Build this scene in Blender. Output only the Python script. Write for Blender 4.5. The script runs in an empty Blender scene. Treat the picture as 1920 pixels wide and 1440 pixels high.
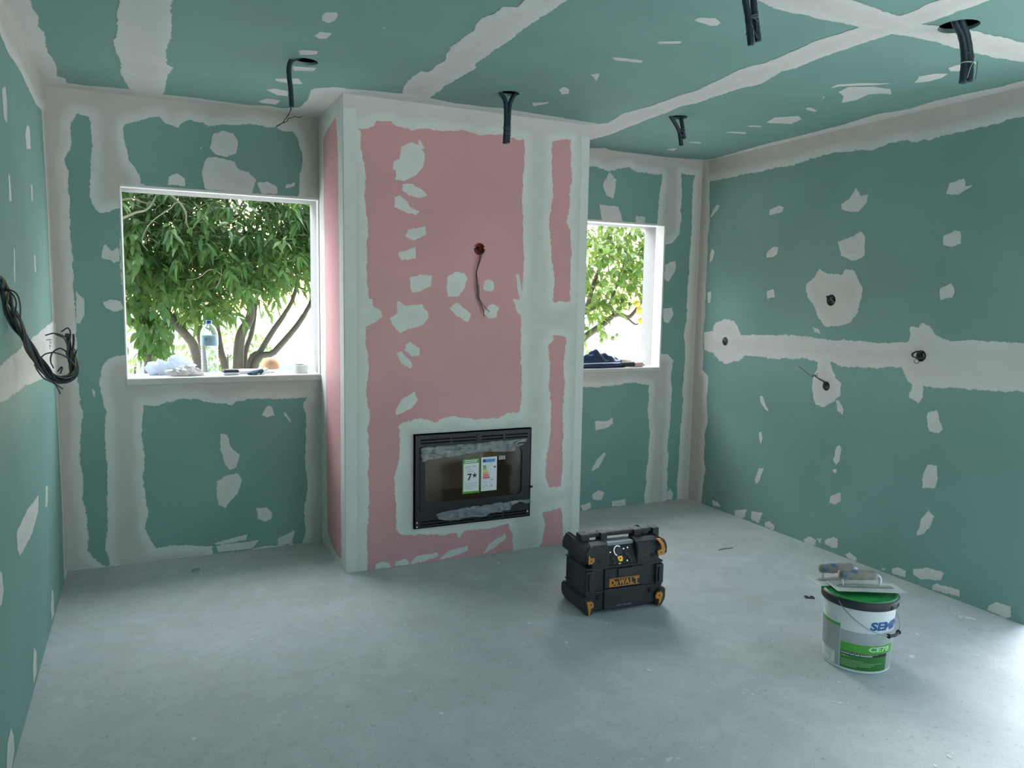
import bpy, bmesh, math, random
import numpy as np
from mathutils import Vector, Matrix, Euler

# ------------------------------------------------------------------ room measures (metres)
CAM_LOC = (0.4182, 0.0, 1.4835); CAM_YAW = 0.44497; CAM_PITCH = -0.10979; CAM_ROLL = 0.01785; FOCAL_PX = 1443.2
W = 4.1115; D = 4.5909; CF = 3.9924; X0 = 1.3504; X1 = 2.7970; H = 2.5
C = bpy.context.scene.collection
sc = bpy.context.scene
random.seed(7)
rng = np.random.default_rng(7)

# ------------------------------------------------------------------ camera, sky, lights, exposure
cam_data = bpy.data.cameras.new('camera')
cam = bpy.data.objects.new('camera', cam_data); C.objects.link(cam)
sy, cy_, sp, cp = math.sin(CAM_YAW), math.cos(CAM_YAW), math.sin(CAM_PITCH), math.cos(CAM_PITCH)
fwd = Vector((sy*cp, cy_*cp, sp)); rgt = Vector((cy_, -sy, 0)); up = rgt.cross(fwd)
r2 = rgt*math.cos(CAM_ROLL) + up*math.sin(CAM_ROLL); u2 = -rgt*math.sin(CAM_ROLL) + up*math.cos(CAM_ROLL)
cam.matrix_world = Matrix(((r2.x, u2.x, -fwd.x, CAM_LOC[0]), (r2.y, u2.y, -fwd.y, CAM_LOC[1]), (r2.z, u2.z, -fwd.z, CAM_LOC[2]), (0, 0, 0, 1)))
cam_data.sensor_width = 36.0
cam_data.lens = 36.0 * FOCAL_PX / 1920.0
cam_data.clip_start = 0.02
sc.camera = cam

world = bpy.data.worlds.new('sky'); sc.world = world; world.use_nodes = True
wn = world.node_tree; wn.nodes.clear()
wo = wn.nodes.new('ShaderNodeOutputWorld'); wb = wn.nodes.new('ShaderNodeBackground'); ws = wn.nodes.new('ShaderNodeTexSky')
ws.sky_type = 'NISHITA'; ws.sun_disc = False; ws.sun_elevation = math.radians(14); ws.sun_rotation = math.radians(10)
ws.air_density = 1.0; ws.dust_density = 1.6; ws.ozone_density = 1.2
wn.links.new(ws.outputs[0], wb.inputs[0]); wn.links.new(wb.outputs[0], wo.inputs[0])
wb.inputs[1].default_value = 0.8

def area(name, loc, rot, sx, sy_, power, col):
    l = bpy.data.lights.new(name, 'AREA'); l.shape = 'RECTANGLE'; l.size = sx; l.size_y = sy_; l.energy = power; l.color = col
    o = bpy.data.objects.new(name, l); C.objects.link(o); o.location = loc; o.rotation_euler = rot
    return o
def sun(name, az, el, angle, energy, col):
    l = bpy.data.lights.new(name, 'SUN'); l.energy = energy; l.angle = math.radians(angle); l.color = col
    o = bpy.data.objects.new(name, l); C.objects.link(o)
    a, e = math.radians(az), math.radians(el)
    o.rotation_euler = Vector((-math.sin(a)*math.cos(e), -math.cos(a)*math.cos(e), -math.sin(e))).to_track_quat('-Z', 'Y').to_euler()
    return o
# low evening sun behind the trees, and the wide glare of hazy sky around it
sun('sun', 9.7, 1.5, 3.0, 1.3, (1.0, 0.86, 0.62))
sun('sky_glare', -2.0, 22.0, 150.0, 56.0, (0.90, 0.955, 1.0))
# lamps added at the unseen rear opening and side door, standing in for daylight
area('daylight_fill_rear', (2.6, -1.30, 1.55), (math.radians(52), 0, 0), 2.6, 1.2, 5, (0.95, 0.98, 1.0))
area('daylight_fill_side', (W + 0.03, 1.35, 1.40), (math.radians(78), 0, math.radians(90)), 1.3, 1.2, 10, (0.95, 0.98, 1.0))

sc.view_settings.view_transform = 'Standard'; sc.view_settings.look = 'None'
sc.view_settings.gamma = 1.0; sc.view_settings.use_curve_mapping = False
sc.view_settings.exposure = -0.6

# ------------------------------------------------------------------ traced outlines (metres on each surface)
BACK_LEFT_ISLANDS = [[(0.135,2.381),(0.199,2.373),(0.2,2.333),(0.199,2.243),(0.187,2.109),(0.18,1.993),(0.19,1.932),(0.223,1.896),(0.272,1.899),(0.309,1.912),(0.311,1.673),(0.316,1.449),(0.319,1.158),(0.261,1.147),(0.227,1.131),(0.201,1.083),(0.191,1.027),(0.196,0.961),(0.212,0.846),(0.206,0.731),(0.208,0.586),(0.203,0.441),(0.203,0.303),(0.195,0.206),(0.183,0.106),(0.2,0.005),(0.17,0.013),(0.131,0.054),(0.097,0.108),(0.109,0.166),(0.103,0.255),(0.097,0.314),(0.094,0.352),(0.086,0.547),(0.087,0.69),(0.103,0.783),(0.099,0.88),(0.092,1.021),(0.092,1.15),(0.09,1.272),(0.087,1.391),(0.088,1.528),(0.091,1.664),(0.088,1.772),(0.091,1.925),(0.085,2.058),(0.079,2.152),(0.104,2.199),(0.109,2.323)],[(0.356,2.35),(0.387,2.362),(0.471,2.393),(0.522,2.412),(0.534,2.397),(0.542,2.379),(0.606,2.364),(0.617,2.387),(0.66,2.406),(0.704,2.397),(0.731,2.4),(0.758,2.383),(0.848,2.399),(0.922,2.407),(0.978,2.422),(1.063,2.414),(1.121,2.414),(1.15,2.397),(1.2,2.408),(1.229,2.376),(1.246,2.31),(1.257,2.231),(1.244,2.191),(1.234,2.101),(1.227,2.029),(1.124,2.033),(1.0,2.036),(0.687,2.042),(0.493,2.049),(0.417,2.052),(0.418,2.093),(0.404,2.127),(0.37,2.171),(0.364,2.205),(0.349,2.277),(0.351,2.323)],[(0.398,0.875),(0.45,0.867),(0.566,0.898),(0.675,0.899),(0.741,0.87),(0.854,0.862),(0.863,0.88),(0.979,0.89),(1.137,0.881),(1.272,0.885),(1.243,0.848),(1.258,0.774),(1.257,0.679),(1.252,0.518),(1.266,0.397),(1.248,0.193),(1.242,0.161),(1.247,0.085),(1.23,0.004),(1.177,0.008),(0.973,0.01),(0.942,0.001),(0.729,-0.007),(0.725,0.051),(0.543,0.076),(0.426,0.073),(0.394,0.153),(0.384,0.193),(0.4,0.282),(0.393,0.313),(0.38,0.473),(0.396,0.552),(0.385,0.721)]]
BACK_RIGHT_ISLANDS = [[(3.094,2.374),(3.206,2.387),(3.262,2.374),(3.305,2.357),(3.39,2.392),(3.477,2.407),(3.536,2.376),(3.644,2.378),(3.749,2.376),(3.752,2.306),(3.734,2.193),(3.724,2.018),(3.583,2.017),(3.105,2.019)],[(3.92,2.401),(4.044,2.396),(4.028,2.335),(4.034,2.05),(4.027,1.82),(4.025,1.665),(4.022,1.353),(4.008,1.255),(4.02,1.117),(4.014,0.959),(4.016,0.719),(4.009,0.477),(4.002,0.234),(4.001,0.049),(4.0,-0.013),(3.911,-0.012),(3.908,0.241),(3.903,0.443),(3.913,0.643),(3.919,0.803),(3.904,0.91),(3.917,1.052),(3.866,1.1),(3.79,1.109),(3.786,1.89),(3.818,1.891),(3.874,1.909),(3.933,1.969),(3.934,2.12),(3.929,2.308)],[(3.12,0.881),(3.272,0.876),(3.449,0.889),(3.507,0.902),(3.598,0.903),(3.711,0.877),(3.709,0.705),(3.732,0.522),(3.727,0.323),(3.712,0.124),(3.708,-0.016),(3.149,-0.029)]]
BACK_PATCHES = [[(0.241,1.733),(0.272,1.699),(0.303,1.722),(0.31,1.65),(0.282,1.633),(0.246,1.654),(0.221,1.658),(0.228,1.697)],[(0.221,1.428),(0.256,1.443),(0.306,1.435),(0.312,1.393),(0.269,1.379),(0.229,1.398)],[(0.096,1.492),(0.135,1.446),(0.137,1.364),(0.111,1.316),(0.089,1.316)],[(0.152,0.98),(0.169,0.956),(0.162,0.914)],[(0.784,2.35),(0.83,2.369),(0.885,2.36),(0.912,2.315),(0.9,2.256),(0.844,2.228),(0.789,2.237),(0.763,2.272)],[(0.745,2.213),(0.8,2.224),(0.855,2.215),(0.89,2.21),(0.909,2.171),(0.965,2.158),(1.001,2.121),(0.98,2.041),(0.731,2.048),(0.717,2.137)],[(0.557,2.105),(0.599,2.122),(0.638,2.103),(0.637,2.055),(0.545,2.056)],[(1.01,2.104),(1.059,2.117),(1.116,2.092),(1.124,2.051),(1.029,2.044)],[(1.16,2.104),(1.211,2.12),(1.21,2.102),(1.16,2.086)],[(0.709,2.266),(0.728,2.279),(0.719,2.25)],[(1.038,0.848),(1.073,0.837),(1.081,0.783),(1.036,0.779),(1.007,0.796)],[(1.13,0.803),(1.142,0.802),(1.178,0.74),(1.165,0.738)],[(0.782,0.697),(0.822,0.689),(0.838,0.62),(0.886,0.567),(0.864,0.494),(0.826,0.478),(0.804,0.52),(0.78,0.605)],[(0.759,0.422),(0.797,0.449),(0.875,0.462),(0.891,0.42),(0.873,0.349),(0.801,0.262),(0.759,0.285),(0.752,0.36)],[(0.968,0.245),(1.028,0.248),(1.057,0.213),(1.057,0.171),(1.017,0.159),(0.976,0.18)],[(0.731,0.059),(0.915,0.094),(0.905,0.063),(0.768,0.055)],[(0.745,0.048),(0.985,0.054),(0.943,0.007),(0.758,0.009)],[(1.085,0.048),(1.184,0.085),(1.168,0.012),(1.084,0.006)],[(3.266,2.268),(3.318,2.358),(3.372,2.312),(3.366,2.229),(3.355,2.185),(3.298,2.195)],[(3.241,2.138),(3.4,2.134),(3.435,2.034),(3.266,2.032)],[(3.544,2.078),(3.625,2.075),(3.618,2.03),(3.546,2.03)],[(3.811,1.747),(3.904,1.784),(3.908,1.712),(3.846,1.622),(3.807,1.648)],[(3.808,1.43),(3.888,1.442),(3.9,1.392),(3.86,1.326),(3.817,1.341)],[(3.258,0.638),(3.356,0.633),(3.404,0.657),(3.414,0.618),(3.357,0.586),(3.269,0.568)],[(3.346,0.414),(3.364,0.401),(3.305,0.301),(3.235,0.276),(3.29,0.368)],[(3.254,0.111),(3.311,0.141),(3.357,0.117),(3.336,0.065),(3.264,0.072)],[(3.422,0.044),(3.541,0.052),(3.539,0.005),(3.424,0.005)],[(3.16,0.043),(3.243,0.054),(3.249,0.015),(3.183,-0.01)],[(3.893,0.059),(3.941,0.083),(3.967,0.052),(3.959,0.004),(3.9,0.005)]]
CHIMNEY_ISLANDS = [[(1.432,2.331),(1.513,2.353),(1.527,2.379),(1.6,2.387),(1.629,2.363),(1.716,2.353),(1.795,2.376),(1.876,2.37),(1.906,2.379),(2.007,2.384),(2.079,2.378),(2.124,2.369),(2.229,2.385),(2.338,2.37),(2.371,2.374),(2.374,2.263),(2.368,2.066),(2.371,1.918),(2.382,1.729),(2.378,1.578),(2.363,1.487),(2.372,1.396),(2.367,1.304),(2.379,1.242),(2.371,1.119),(2.38,1.016),(2.385,0.922),(2.377,0.828),(2.291,0.835),(2.248,0.803),(2.167,0.801),(2.058,0.807),(1.971,0.826),(1.889,0.815),(1.857,0.796),(1.764,0.828),(1.661,0.806),(1.643,0.784),(1.652,0.695),(1.643,0.568),(1.622,0.499),(1.628,0.31),(1.629,0.211),(1.662,0.177),(1.724,0.163),(1.767,0.167),(1.894,0.149),(2.001,0.155),(2.043,0.157),(2.157,0.15),(2.314,0.164),(2.34,0.096),(2.352,-0.013),(1.464,-0.009),(1.474,0.326),(1.48,0.405),(1.475,0.756),(1.484,0.85),(1.47,0.966),(1.476,1.136),(1.468,1.277),(1.468,1.333),(1.477,1.473),(1.477,1.583),(1.469,1.693),(1.478,1.831),(1.459,2.0),(1.465,2.092),(1.451,2.224),(1.435,2.329)],[(2.548,2.383),(2.669,2.404),(2.673,2.29),(2.684,2.17),(2.667,2.13),(2.671,2.008),(2.658,1.934),(2.685,1.887),(2.689,1.742),(2.686,1.608),(2.69,1.483),(2.583,1.466),(2.577,1.531),(2.586,1.605),(2.565,1.737),(2.543,1.918),(2.556,2.061),(2.561,2.14),(2.548,2.368)],[(2.588,1.272),(2.674,1.265),(2.659,1.155),(2.655,1.059),(2.668,0.985),(2.663,0.792),(2.667,0.629),(2.664,0.489),(2.664,0.361),(2.576,0.359),(2.556,0.432),(2.569,0.626),(2.584,0.732),(2.58,0.883),(2.567,0.966),(2.571,1.115),(2.554,1.219),(2.585,1.241)],[(2.544,0.208),(2.623,0.222),(2.671,0.234),(2.672,0.201),(2.683,0.059),(2.689,-0.019),(2.531,-0.019),(2.548,0.049),(2.564,0.13)]]
CHIMNEY_PATCHES = [[(1.658,2.266),(1.713,2.299),(1.757,2.281),(1.787,2.237),(1.781,2.182),(1.746,2.129),(1.679,2.09),(1.626,2.094),(1.629,2.149),(1.612,2.145),(1.612,2.188),(1.643,2.205)],[(1.751,2.311),(1.781,2.273),(1.766,2.263),(1.751,2.289)],[(1.664,2.075),(1.717,2.08),(1.767,2.056),(1.806,2.025),(1.758,2.008),(1.699,2.017),(1.664,2.042)],[(1.621,2.004),(1.65,2.014),(1.688,1.989),(1.702,1.962),(1.753,1.938),(1.738,1.92),(1.688,1.925),(1.621,1.954)],[(1.694,1.842),(1.789,1.861),(1.792,1.819),(1.73,1.788),(1.679,1.805)],[(1.641,1.72),(1.739,1.752),(1.742,1.687),(1.656,1.673),(1.641,1.7)],[(1.701,1.59),(1.76,1.606),(1.83,1.602),(1.824,1.544),(1.761,1.512),(1.716,1.505)],[(1.922,1.596),(1.963,1.626),(2.016,1.622),(2.039,1.59),(2.017,1.531),(1.986,1.49),(1.923,1.489),(1.914,1.538)],[(2.136,1.581),(2.168,1.597),(2.194,1.574),(2.202,1.535),(2.179,1.523),(2.13,1.528)],[(1.636,1.461),(1.68,1.442),(1.779,1.449),(1.785,1.42),(1.81,1.412),(1.81,1.371),(1.78,1.334),(1.702,1.313),(1.651,1.29),(1.613,1.328),(1.592,1.37),(1.63,1.399)],[(1.977,1.466),(2.061,1.399),(2.042,1.349),(1.978,1.384),(1.93,1.427)],[(2.157,1.439),(2.19,1.457),(2.23,1.434),(2.214,1.379),(2.171,1.373),(2.141,1.403)],[(1.681,1.233),(1.705,1.247),(1.765,1.212),(1.762,1.168),(1.72,1.166),(1.675,1.198)],[(1.627,1.185),(1.657,1.196),(1.72,1.131),(1.717,1.094),(1.66,1.124)],[(1.736,0.979),(1.751,0.926),(1.712,0.877),(1.631,0.843),(1.622,0.864),(1.661,0.929)],[(1.457,1.472),(1.5,1.473),(1.505,1.437),(1.543,1.409),(1.554,1.381),(1.525,1.353),(1.456,1.319)],[(2.333,1.622),(2.357,1.632),(2.38,1.487),(2.353,1.502)],[(2.319,1.486),(2.374,1.481),(2.375,1.39),(2.348,1.411)],[(1.511,0.002),(1.517,0.032),(1.556,0.041),(1.592,0.028),(1.598,-0.004)],[(1.614,0.003),(1.632,0.031),(1.684,0.04),(1.706,0.022),(1.706,-0.003)],[(1.709,0.003),(1.746,0.044),(1.872,0.052),(1.889,0.028),(1.818,0.013)],[(1.879,0.005),(1.937,0.05),(2.058,0.067),(2.058,0.035),(1.979,0.016)],[(2.159,0.009),(2.192,0.066),(2.294,0.112),(2.305,0.084),(2.237,0.038)],[(1.978,0.171),(2.034,0.158),(2.001,0.114)]]
CHIMNEY_SIDE_ISLANDS = [[(4.146,2.416),(4.135,2.376),(4.104,2.187),(4.094,1.693),(4.083,1.245),(4.092,0.491),(4.092,0.049),(4.197,0.04),(4.333,0.054),(4.432,0.095),(4.445,0.14),(4.451,0.728),(4.44,1.346),(4.458,1.946),(4.469,2.352),(4.383,2.378),(4.248,2.397)]]
RIGHT_DAMP = [[(4.499,2.349),(4.286,2.347),(4.165,2.349),(4.013,2.346),(3.87,2.353),(3.715,2.347),(3.575,2.368),(3.401,2.372),(3.271,2.364),(3.139,2.342),(3.037,2.363),(2.916,2.362),(2.883,2.345),(2.721,2.344),(2.489,2.353),(2.307,2.367),(1.92,2.401),(1.941,2.631),(4.652,2.673),(4.691,2.354)],[(4.501,2.371),(4.495,2.123),(4.48,2.072),(4.495,1.96),(4.491,1.819),(4.493,1.5),(4.486,1.396),(4.497,1.306),(4.488,0.993),(4.425,0.952),(4.418,0.844),(4.432,0.787),(4.408,0.621),(4.432,0.526),(4.43,0.327),(4.407,0.263),(4.433,0.109),(4.436,-0.026),(4.716,-0.14),(4.765,2.538),(4.51,2.499)]]
RIGHT_DRY = [[(4.495,1.267),(4.396,1.283),(4.087,1.272),(3.934,1.276),(3.743,1.288),(3.52,1.283),(3.314,1.278),(3.125,1.285),(3.063,1.276),(2.915,1.282),(2.827,1.296),(2.817,1.296),(2.812,1.382),(2.761,1.376),(2.741,1.399),(2.7,1.381),(2.666,1.341),(2.605,1.317),(2.399,1.323),(2.215,1.326),(1.822,1.326),(1.802,1.107),(2.195,1.098),(2.379,1.084),(2.564,1.071),(2.704,1.064),(2.708,1.013),(2.73,0.976),(2.792,0.997),(2.776,1.065),(2.81,1.087),(2.838,1.154),(3.041,1.133),(3.236,1.122),(3.328,1.143),(3.3,1.101),(3.269,1.049),(3.24,1.027),(3.241,0.948),(3.296,0.896),(3.362,0.861),(3.425,0.879),(3.456,0.955),(3.458,1.03),(3.432,1.076),(3.413,1.142),(3.51,1.148),(3.731,1.131),(3.923,1.127),(4.055,1.128),(4.105,1.087),(4.158,1.083),(4.232,1.047),(4.324,1.077),(4.385,1.123),(4.486,1.143)],[(4.395,1.276),(4.398,1.31),(4.365,1.342),(4.272,1.372),(4.178,1.36),(4.143,1.32),(4.102,1.271),(4.073,1.225),(4.373,1.208)],[(3.489,1.648),(3.452,1.696),(3.385,1.669),(3.279,1.666),(3.27,1.7),(3.194,1.68),(3.175,1.634),(3.134,1.582),(3.136,1.512),(3.148,1.439),(3.208,1.389),(3.281,1.355),(3.384,1.354),(3.445,1.4),(3.476,1.477),(3.539,1.529),(3.558,1.607)]]
RIGHT_PATCHES = [[(3.483,1.347),(3.424,1.336),(3.417,1.304),(3.464,1.318)],[(3.27,0.922),(3.247,0.925),(3.205,0.876),(3.214,0.843),(3.254,0.86)],[(4.493,2.092),(4.424,2.18),(4.384,2.176),(4.393,2.143),(4.464,2.09)],[(4.463,1.837),(4.448,1.866),(4.418,1.846),(4.436,1.779),(4.47,1.769)],[(3.902,2.086),(3.81,2.111),(3.772,2.097),(3.783,2.068),(3.895,2.058)],[(3.323,2.068),(3.268,2.093),(3.224,2.154),(3.184,2.102),(3.137,2.103),(3.137,2.059),(3.195,2.011),(3.251,2.019),(3.316,2.037)],[(2.667,2.05),(2.652,2.107),(2.569,2.122),(2.565,2.078),(2.529,2.078),(2.598,2.042)],[(3.901,1.818),(3.846,1.85),(3.799,1.851),(3.809,1.801),(3.855,1.785),(3.903,1.784)],[(3.333,1.857),(3.231,1.872),(3.168,1.904),(3.14,1.872),(3.131,1.768),(3.148,1.753),(3.209,1.735),(3.299,1.769)],[(2.664,1.842),(2.603,1.867),(2.568,1.862),(2.563,1.798),(2.616,1.785),(2.66,1.796)],[(4.473,1.558),(4.438,1.562),(4.433,1.486),(4.467,1.474)],[(3.882,1.568),(3.816,1.579),(3.807,1.524),(3.878,1.513)],[(2.659,1.574),(2.6,1.601),(2.572,1.571),(2.583,1.531),(2.651,1.517)],[(3.894,0.872),(3.869,0.871),(3.814,0.782),(3.839,0.789),(3.881,0.827)],[(3.891,0.627),(3.862,0.639),(3.848,0.587),(3.86,0.549),(3.883,0.581)],[(3.868,0.384),(3.824,0.393),(3.852,0.3),(3.885,0.274),(3.902,0.296)],[(3.248,0.642),(3.219,0.664),(3.201,0.635),(3.211,0.569),(3.236,0.538),(3.258,0.56)],[(3.265,0.503),(3.234,0.51),(3.232,0.487),(3.256,0.489)],[(3.264,0.34),(3.189,0.384),(3.185,0.333),(3.221,0.295),(3.269,0.299)],[(2.675,0.912),(2.671,0.933),(2.621,0.948),(2.601,0.895),(2.58,0.857),(2.596,0.832),(2.653,0.831),(2.671,0.865)],[(2.669,0.619),(2.648,0.661),(2.597,0.663),(2.588,0.597),(2.599,0.544),(2.668,0.528),(2.674,0.569)],[(4.322,0.055),(4.264,0.058),(4.215,0.023),(4.307,0.015)],[(4.077,0.039),(3.963,0.077),(3.969,0.018),(4.02,-0.007),(4.075,0.002)],[(3.911,0.079),(3.811,0.09),(3.84,0.009),(3.896,0.012),(3.918,0.032)],[(3.792,0.029),(3.745,0.053),(3.701,0.037),(3.703,0.0),(3.78,0.004)],[(3.448,0.014),(3.403,0.051),(3.352,0.039),(3.357,0.004),(3.434,-0.002)],[(3.344,0.052),(3.308,0.063),(3.321,0.025)],[(3.283,0.063),(3.233,0.098),(3.182,0.1),(3.189,0.039),(3.228,0.027),(3.281,0.037)],[(3.129,0.018),(3.1,0.04),(3.046,0.028),(3.043,-0.003),(3.108,0.002)],[(2.679,0.283),(2.66,0.362),(2.621,0.415),(2.589,0.395),(2.611,0.326),(2.647,0.278),(2.684,0.267)],[(2.879,0.019),(2.832,0.035),(2.871,0.004)],[(2.815,0.035),(2.78,0.061),(2.724,0.056),(2.731,0.018),(2.81,0.012)],[(2.684,0.078),(2.602,0.111),(2.512,0.119),(2.523,0.072),(2.588,0.058),(2.636,0.036),(2.681,0.049)],[(2.573,0.028),(2.545,0.05),(2.419,0.055),(2.422,0.023),(2.571,-0.0)],[(2.271,0.027),(2.237,0.064),(2.165,0.064),(2.161,0.015),(2.18,0.002),(2.272,0.004)],[(2.128,0.012),(2.121,0.075),(2.058,0.105),(2.025,-0.003),(2.109,-0.004)]]
CEIL_DAMP = [[(0.062,2.633),(0.085,3.304),(0.094,3.473),(0.082,3.608),(0.091,3.671),(0.074,3.958),(0.09,4.084),(0.077,4.373),(0.087,4.524),(-0.062,4.685),(-0.011,2.546)],[(0.074,4.365),(0.108,4.407),(0.111,4.478),(0.186,4.491),(0.297,4.462),(0.376,4.462),(0.54,4.486),(0.692,4.473),(0.824,4.486),(0.961,4.499),(1.065,4.453),(1.134,4.481),(1.208,4.412),(1.222,4.337),(1.216,4.214),(1.199,4.012),(1.212,3.972),(1.25,3.94),(1.301,3.9),(1.357,3.902),(1.399,3.889),(1.529,3.872),(1.616,3.858),(1.761,3.871),(1.92,3.904),(2.083,3.902),(2.174,3.876),(2.287,3.893),(2.513,3.904),(2.701,3.93),(2.822,3.937),(2.943,4.2),(2.953,4.248),(1.392,4.19),(1.409,4.885),(-0.051,4.795)],[(3.124,4.579),(3.234,4.514),(3.279,4.551),(3.368,4.563),(3.818,4.569),(4.058,4.521),(4.371,4.834),(3.334,4.885)],[(4.056,4.572),(4.098,4.448),(4.043,3.951),(4.035,3.651),(4.026,3.319),(3.979,2.995),(4.026,2.861),(3.993,2.658),(4.004,2.483),(4.022,2.378),(4.008,2.256),(3.982,1.865),(4.278,2.012),(4.276,2.418),(4.358,4.9)]]
CEIL_DRY = [[(1.625,3.888),(1.581,3.711),(1.569,3.544),(1.579,3.443),(1.612,3.444),(1.613,3.238),(1.59,3.152),(1.578,3.058),(1.583,2.843),(1.556,2.698),(1.58,2.656),(1.582,2.568),(1.626,2.545),(1.622,2.481),(1.625,2.028),(1.744,1.965),(1.75,2.413),(1.748,2.524),(1.749,2.662),(1.744,2.775),(1.753,2.889),(1.751,3.041),(1.748,3.207),(1.776,3.261),(1.759,3.58),(1.771,3.901)],[(2.837,4.056),(2.822,3.937),(2.853,3.888),(2.804,3.666),(2.836,3.435),(2.836,3.312),(2.842,3.191),(2.856,3.139),(2.847,3.036),(2.802,2.758),(2.809,2.674),(2.828,2.62),(2.816,2.504),(2.798,2.32),(2.822,2.126),(2.83,2.048),(2.855,1.987),(2.84,1.867),(2.846,1.827),(2.8,1.467),(2.933,1.397),(2.989,1.75),(2.99,1.857),(2.998,1.969),(2.985,1.995),(2.986,2.122),(2.977,2.258),(2.975,2.394),(2.996,2.606),(2.978,2.669),(3.04,2.865),(3.002,2.991),(3.008,3.287),(2.979,3.367),(2.997,3.542),(3.016,3.953),(3.031,4.167),(3.006,4.348)],[(1.875,1.896),(2.28,1.933),(2.595,1.961),(2.855,1.987),(3.021,2.0),(3.059,1.98),(3.222,1.961),(3.356,1.955),(3.508,1.954),(4.153,1.95),(4.46,2.103),(3.739,2.094),(3.573,2.121),(3.454,2.116),(3.303,2.116),(3.211,2.102),(3.119,2.111),(3.07,2.11),(2.986,2.122),(2.822,2.126),(2.624,2.141),(2.555,2.131),(2.459,2.143),(2.315,2.111),(1.872,2.018)],[(0.366,2.69),(0.369,3.124),(0.357,3.314),(0.352,3.6),(0.338,3.644),(0.34,3.813),(0.35,3.89),(0.351,4.191),(0.363,4.285),(0.383,4.458),(0.386,4.634),(0.54,4.571),(0.54,4.486),(0.544,4.323),(0.546,4.083),(0.573,3.944),(0.535,3.901),(0.536,3.674),(0.543,3.547),(0.548,3.444),(0.54,3.296),(0.54,3.174),(0.537,3.034),(0.537,2.6)]]
CEIL_PATCHES = [[(1.036,2.979),(1.04,2.923),(1.079,2.901),(1.091,2.98),(1.075,3.026),(1.044,3.011)],[(1.052,3.199),(1.064,3.137),(1.11,3.132),(1.105,3.205),(1.082,3.225)],[(1.029,3.42),(1.043,3.389),(1.106,3.378),(1.108,3.433),(1.048,3.466)],[(1.045,3.647),(1.147,3.627),(1.144,3.684),(1.062,3.72)],[(1.006,3.897),(1.107,3.841),(1.14,3.926),(1.094,3.951),(1.024,3.938)],[(0.996,4.126),(1.027,4.075),(1.094,4.094),(1.116,4.198),(1.064,4.203)],[(0.996,4.388),(1.025,4.298),(1.093,4.308),(1.087,4.414),(1.021,4.413)],[(2.268,2.608),(2.35,2.557),(2.368,2.59),(2.291,2.632)],[(2.216,2.866),(2.245,2.85),(2.362,2.835),(2.375,2.87),(2.255,2.894)],[(2.274,3.124),(2.294,3.085),(2.329,3.141),(2.351,3.199)],[(2.27,3.412),(2.263,3.352),(2.308,3.38),(2.342,3.45),(2.324,3.483)],[(2.265,3.696),(2.339,3.641),(2.35,3.673),(2.308,3.761)],[(1.24,2.937),(1.276,2.975),(1.291,3.007),(1.266,2.968)],[(2.247,2.363),(2.247,2.327),(2.302,2.303),(2.349,2.332),(2.359,2.364),(2.333,2.378)],[(3.456,2.791),(3.428,2.71),(3.526,2.645),(3.628,2.64),(3.715,2.7),(3.655,2.712),(3.614,2.757),(3.654,2.85),(3.634,2.933),(3.539,2.833)],[(3.375,2.782),(3.35,2.703),(3.419,2.634),(3.551,2.57),(3.519,2.618),(3.384,2.724)],[(3.533,2.99),(3.439,2.856),(3.485,2.898)],[(3.554,3.091),(3.569,3.07),(3.651,3.101),(3.666,3.133),(3.595,3.12)],[(3.618,3.446),(3.572,3.325),(3.654,3.236),(3.724,3.281),(3.76,3.395)],[(3.586,3.574),(3.591,3.524),(3.662,3.514),(3.674,3.539)],[(3.588,3.754),(3.609,3.708),(3.702,3.688),(3.724,3.727)],[(3.59,4.1),(3.607,4.052),(3.668,4.054),(3.678,4.087)],[(3.63,2.516),(3.558,2.44),(3.582,2.38),(3.63,2.354),(3.668,2.417),(3.66,2.479)],[(3.559,2.304),(3.542,2.261),(3.553,2.238),(3.643,2.301),(3.605,2.322)],[(3.605,4.357),(3.62,4.306),(3.65,4.288),(3.685,4.374)]]
LEFT_DAMP = [[(2.707,2.355),(3.238,2.351),(3.406,2.338),(3.535,2.344),(3.746,2.348),(3.881,2.336),(4.049,2.332),(4.175,2.325),(4.422,2.341),(4.852,2.41),(4.979,2.701),(3.319,2.596)],[(4.34,2.344),(4.422,2.341),(4.427,2.195),(4.442,2.072),(4.462,1.906),(4.447,1.654),(4.464,1.305),(4.47,1.036),(4.47,0.808),(4.482,0.484),(4.477,0.354),(4.432,0.085),(4.427,0.016),(4.995,-0.18),(5.089,2.644)]]
LEFT_DRY = [[(4.504,1.338),(4.039,1.312),(3.503,1.283),(2.876,1.246),(2.376,1.217),(2.349,1.121),(2.838,1.13),(3.443,1.123),(4.385,1.074),(4.587,1.06),(4.606,1.335)]]
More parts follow.
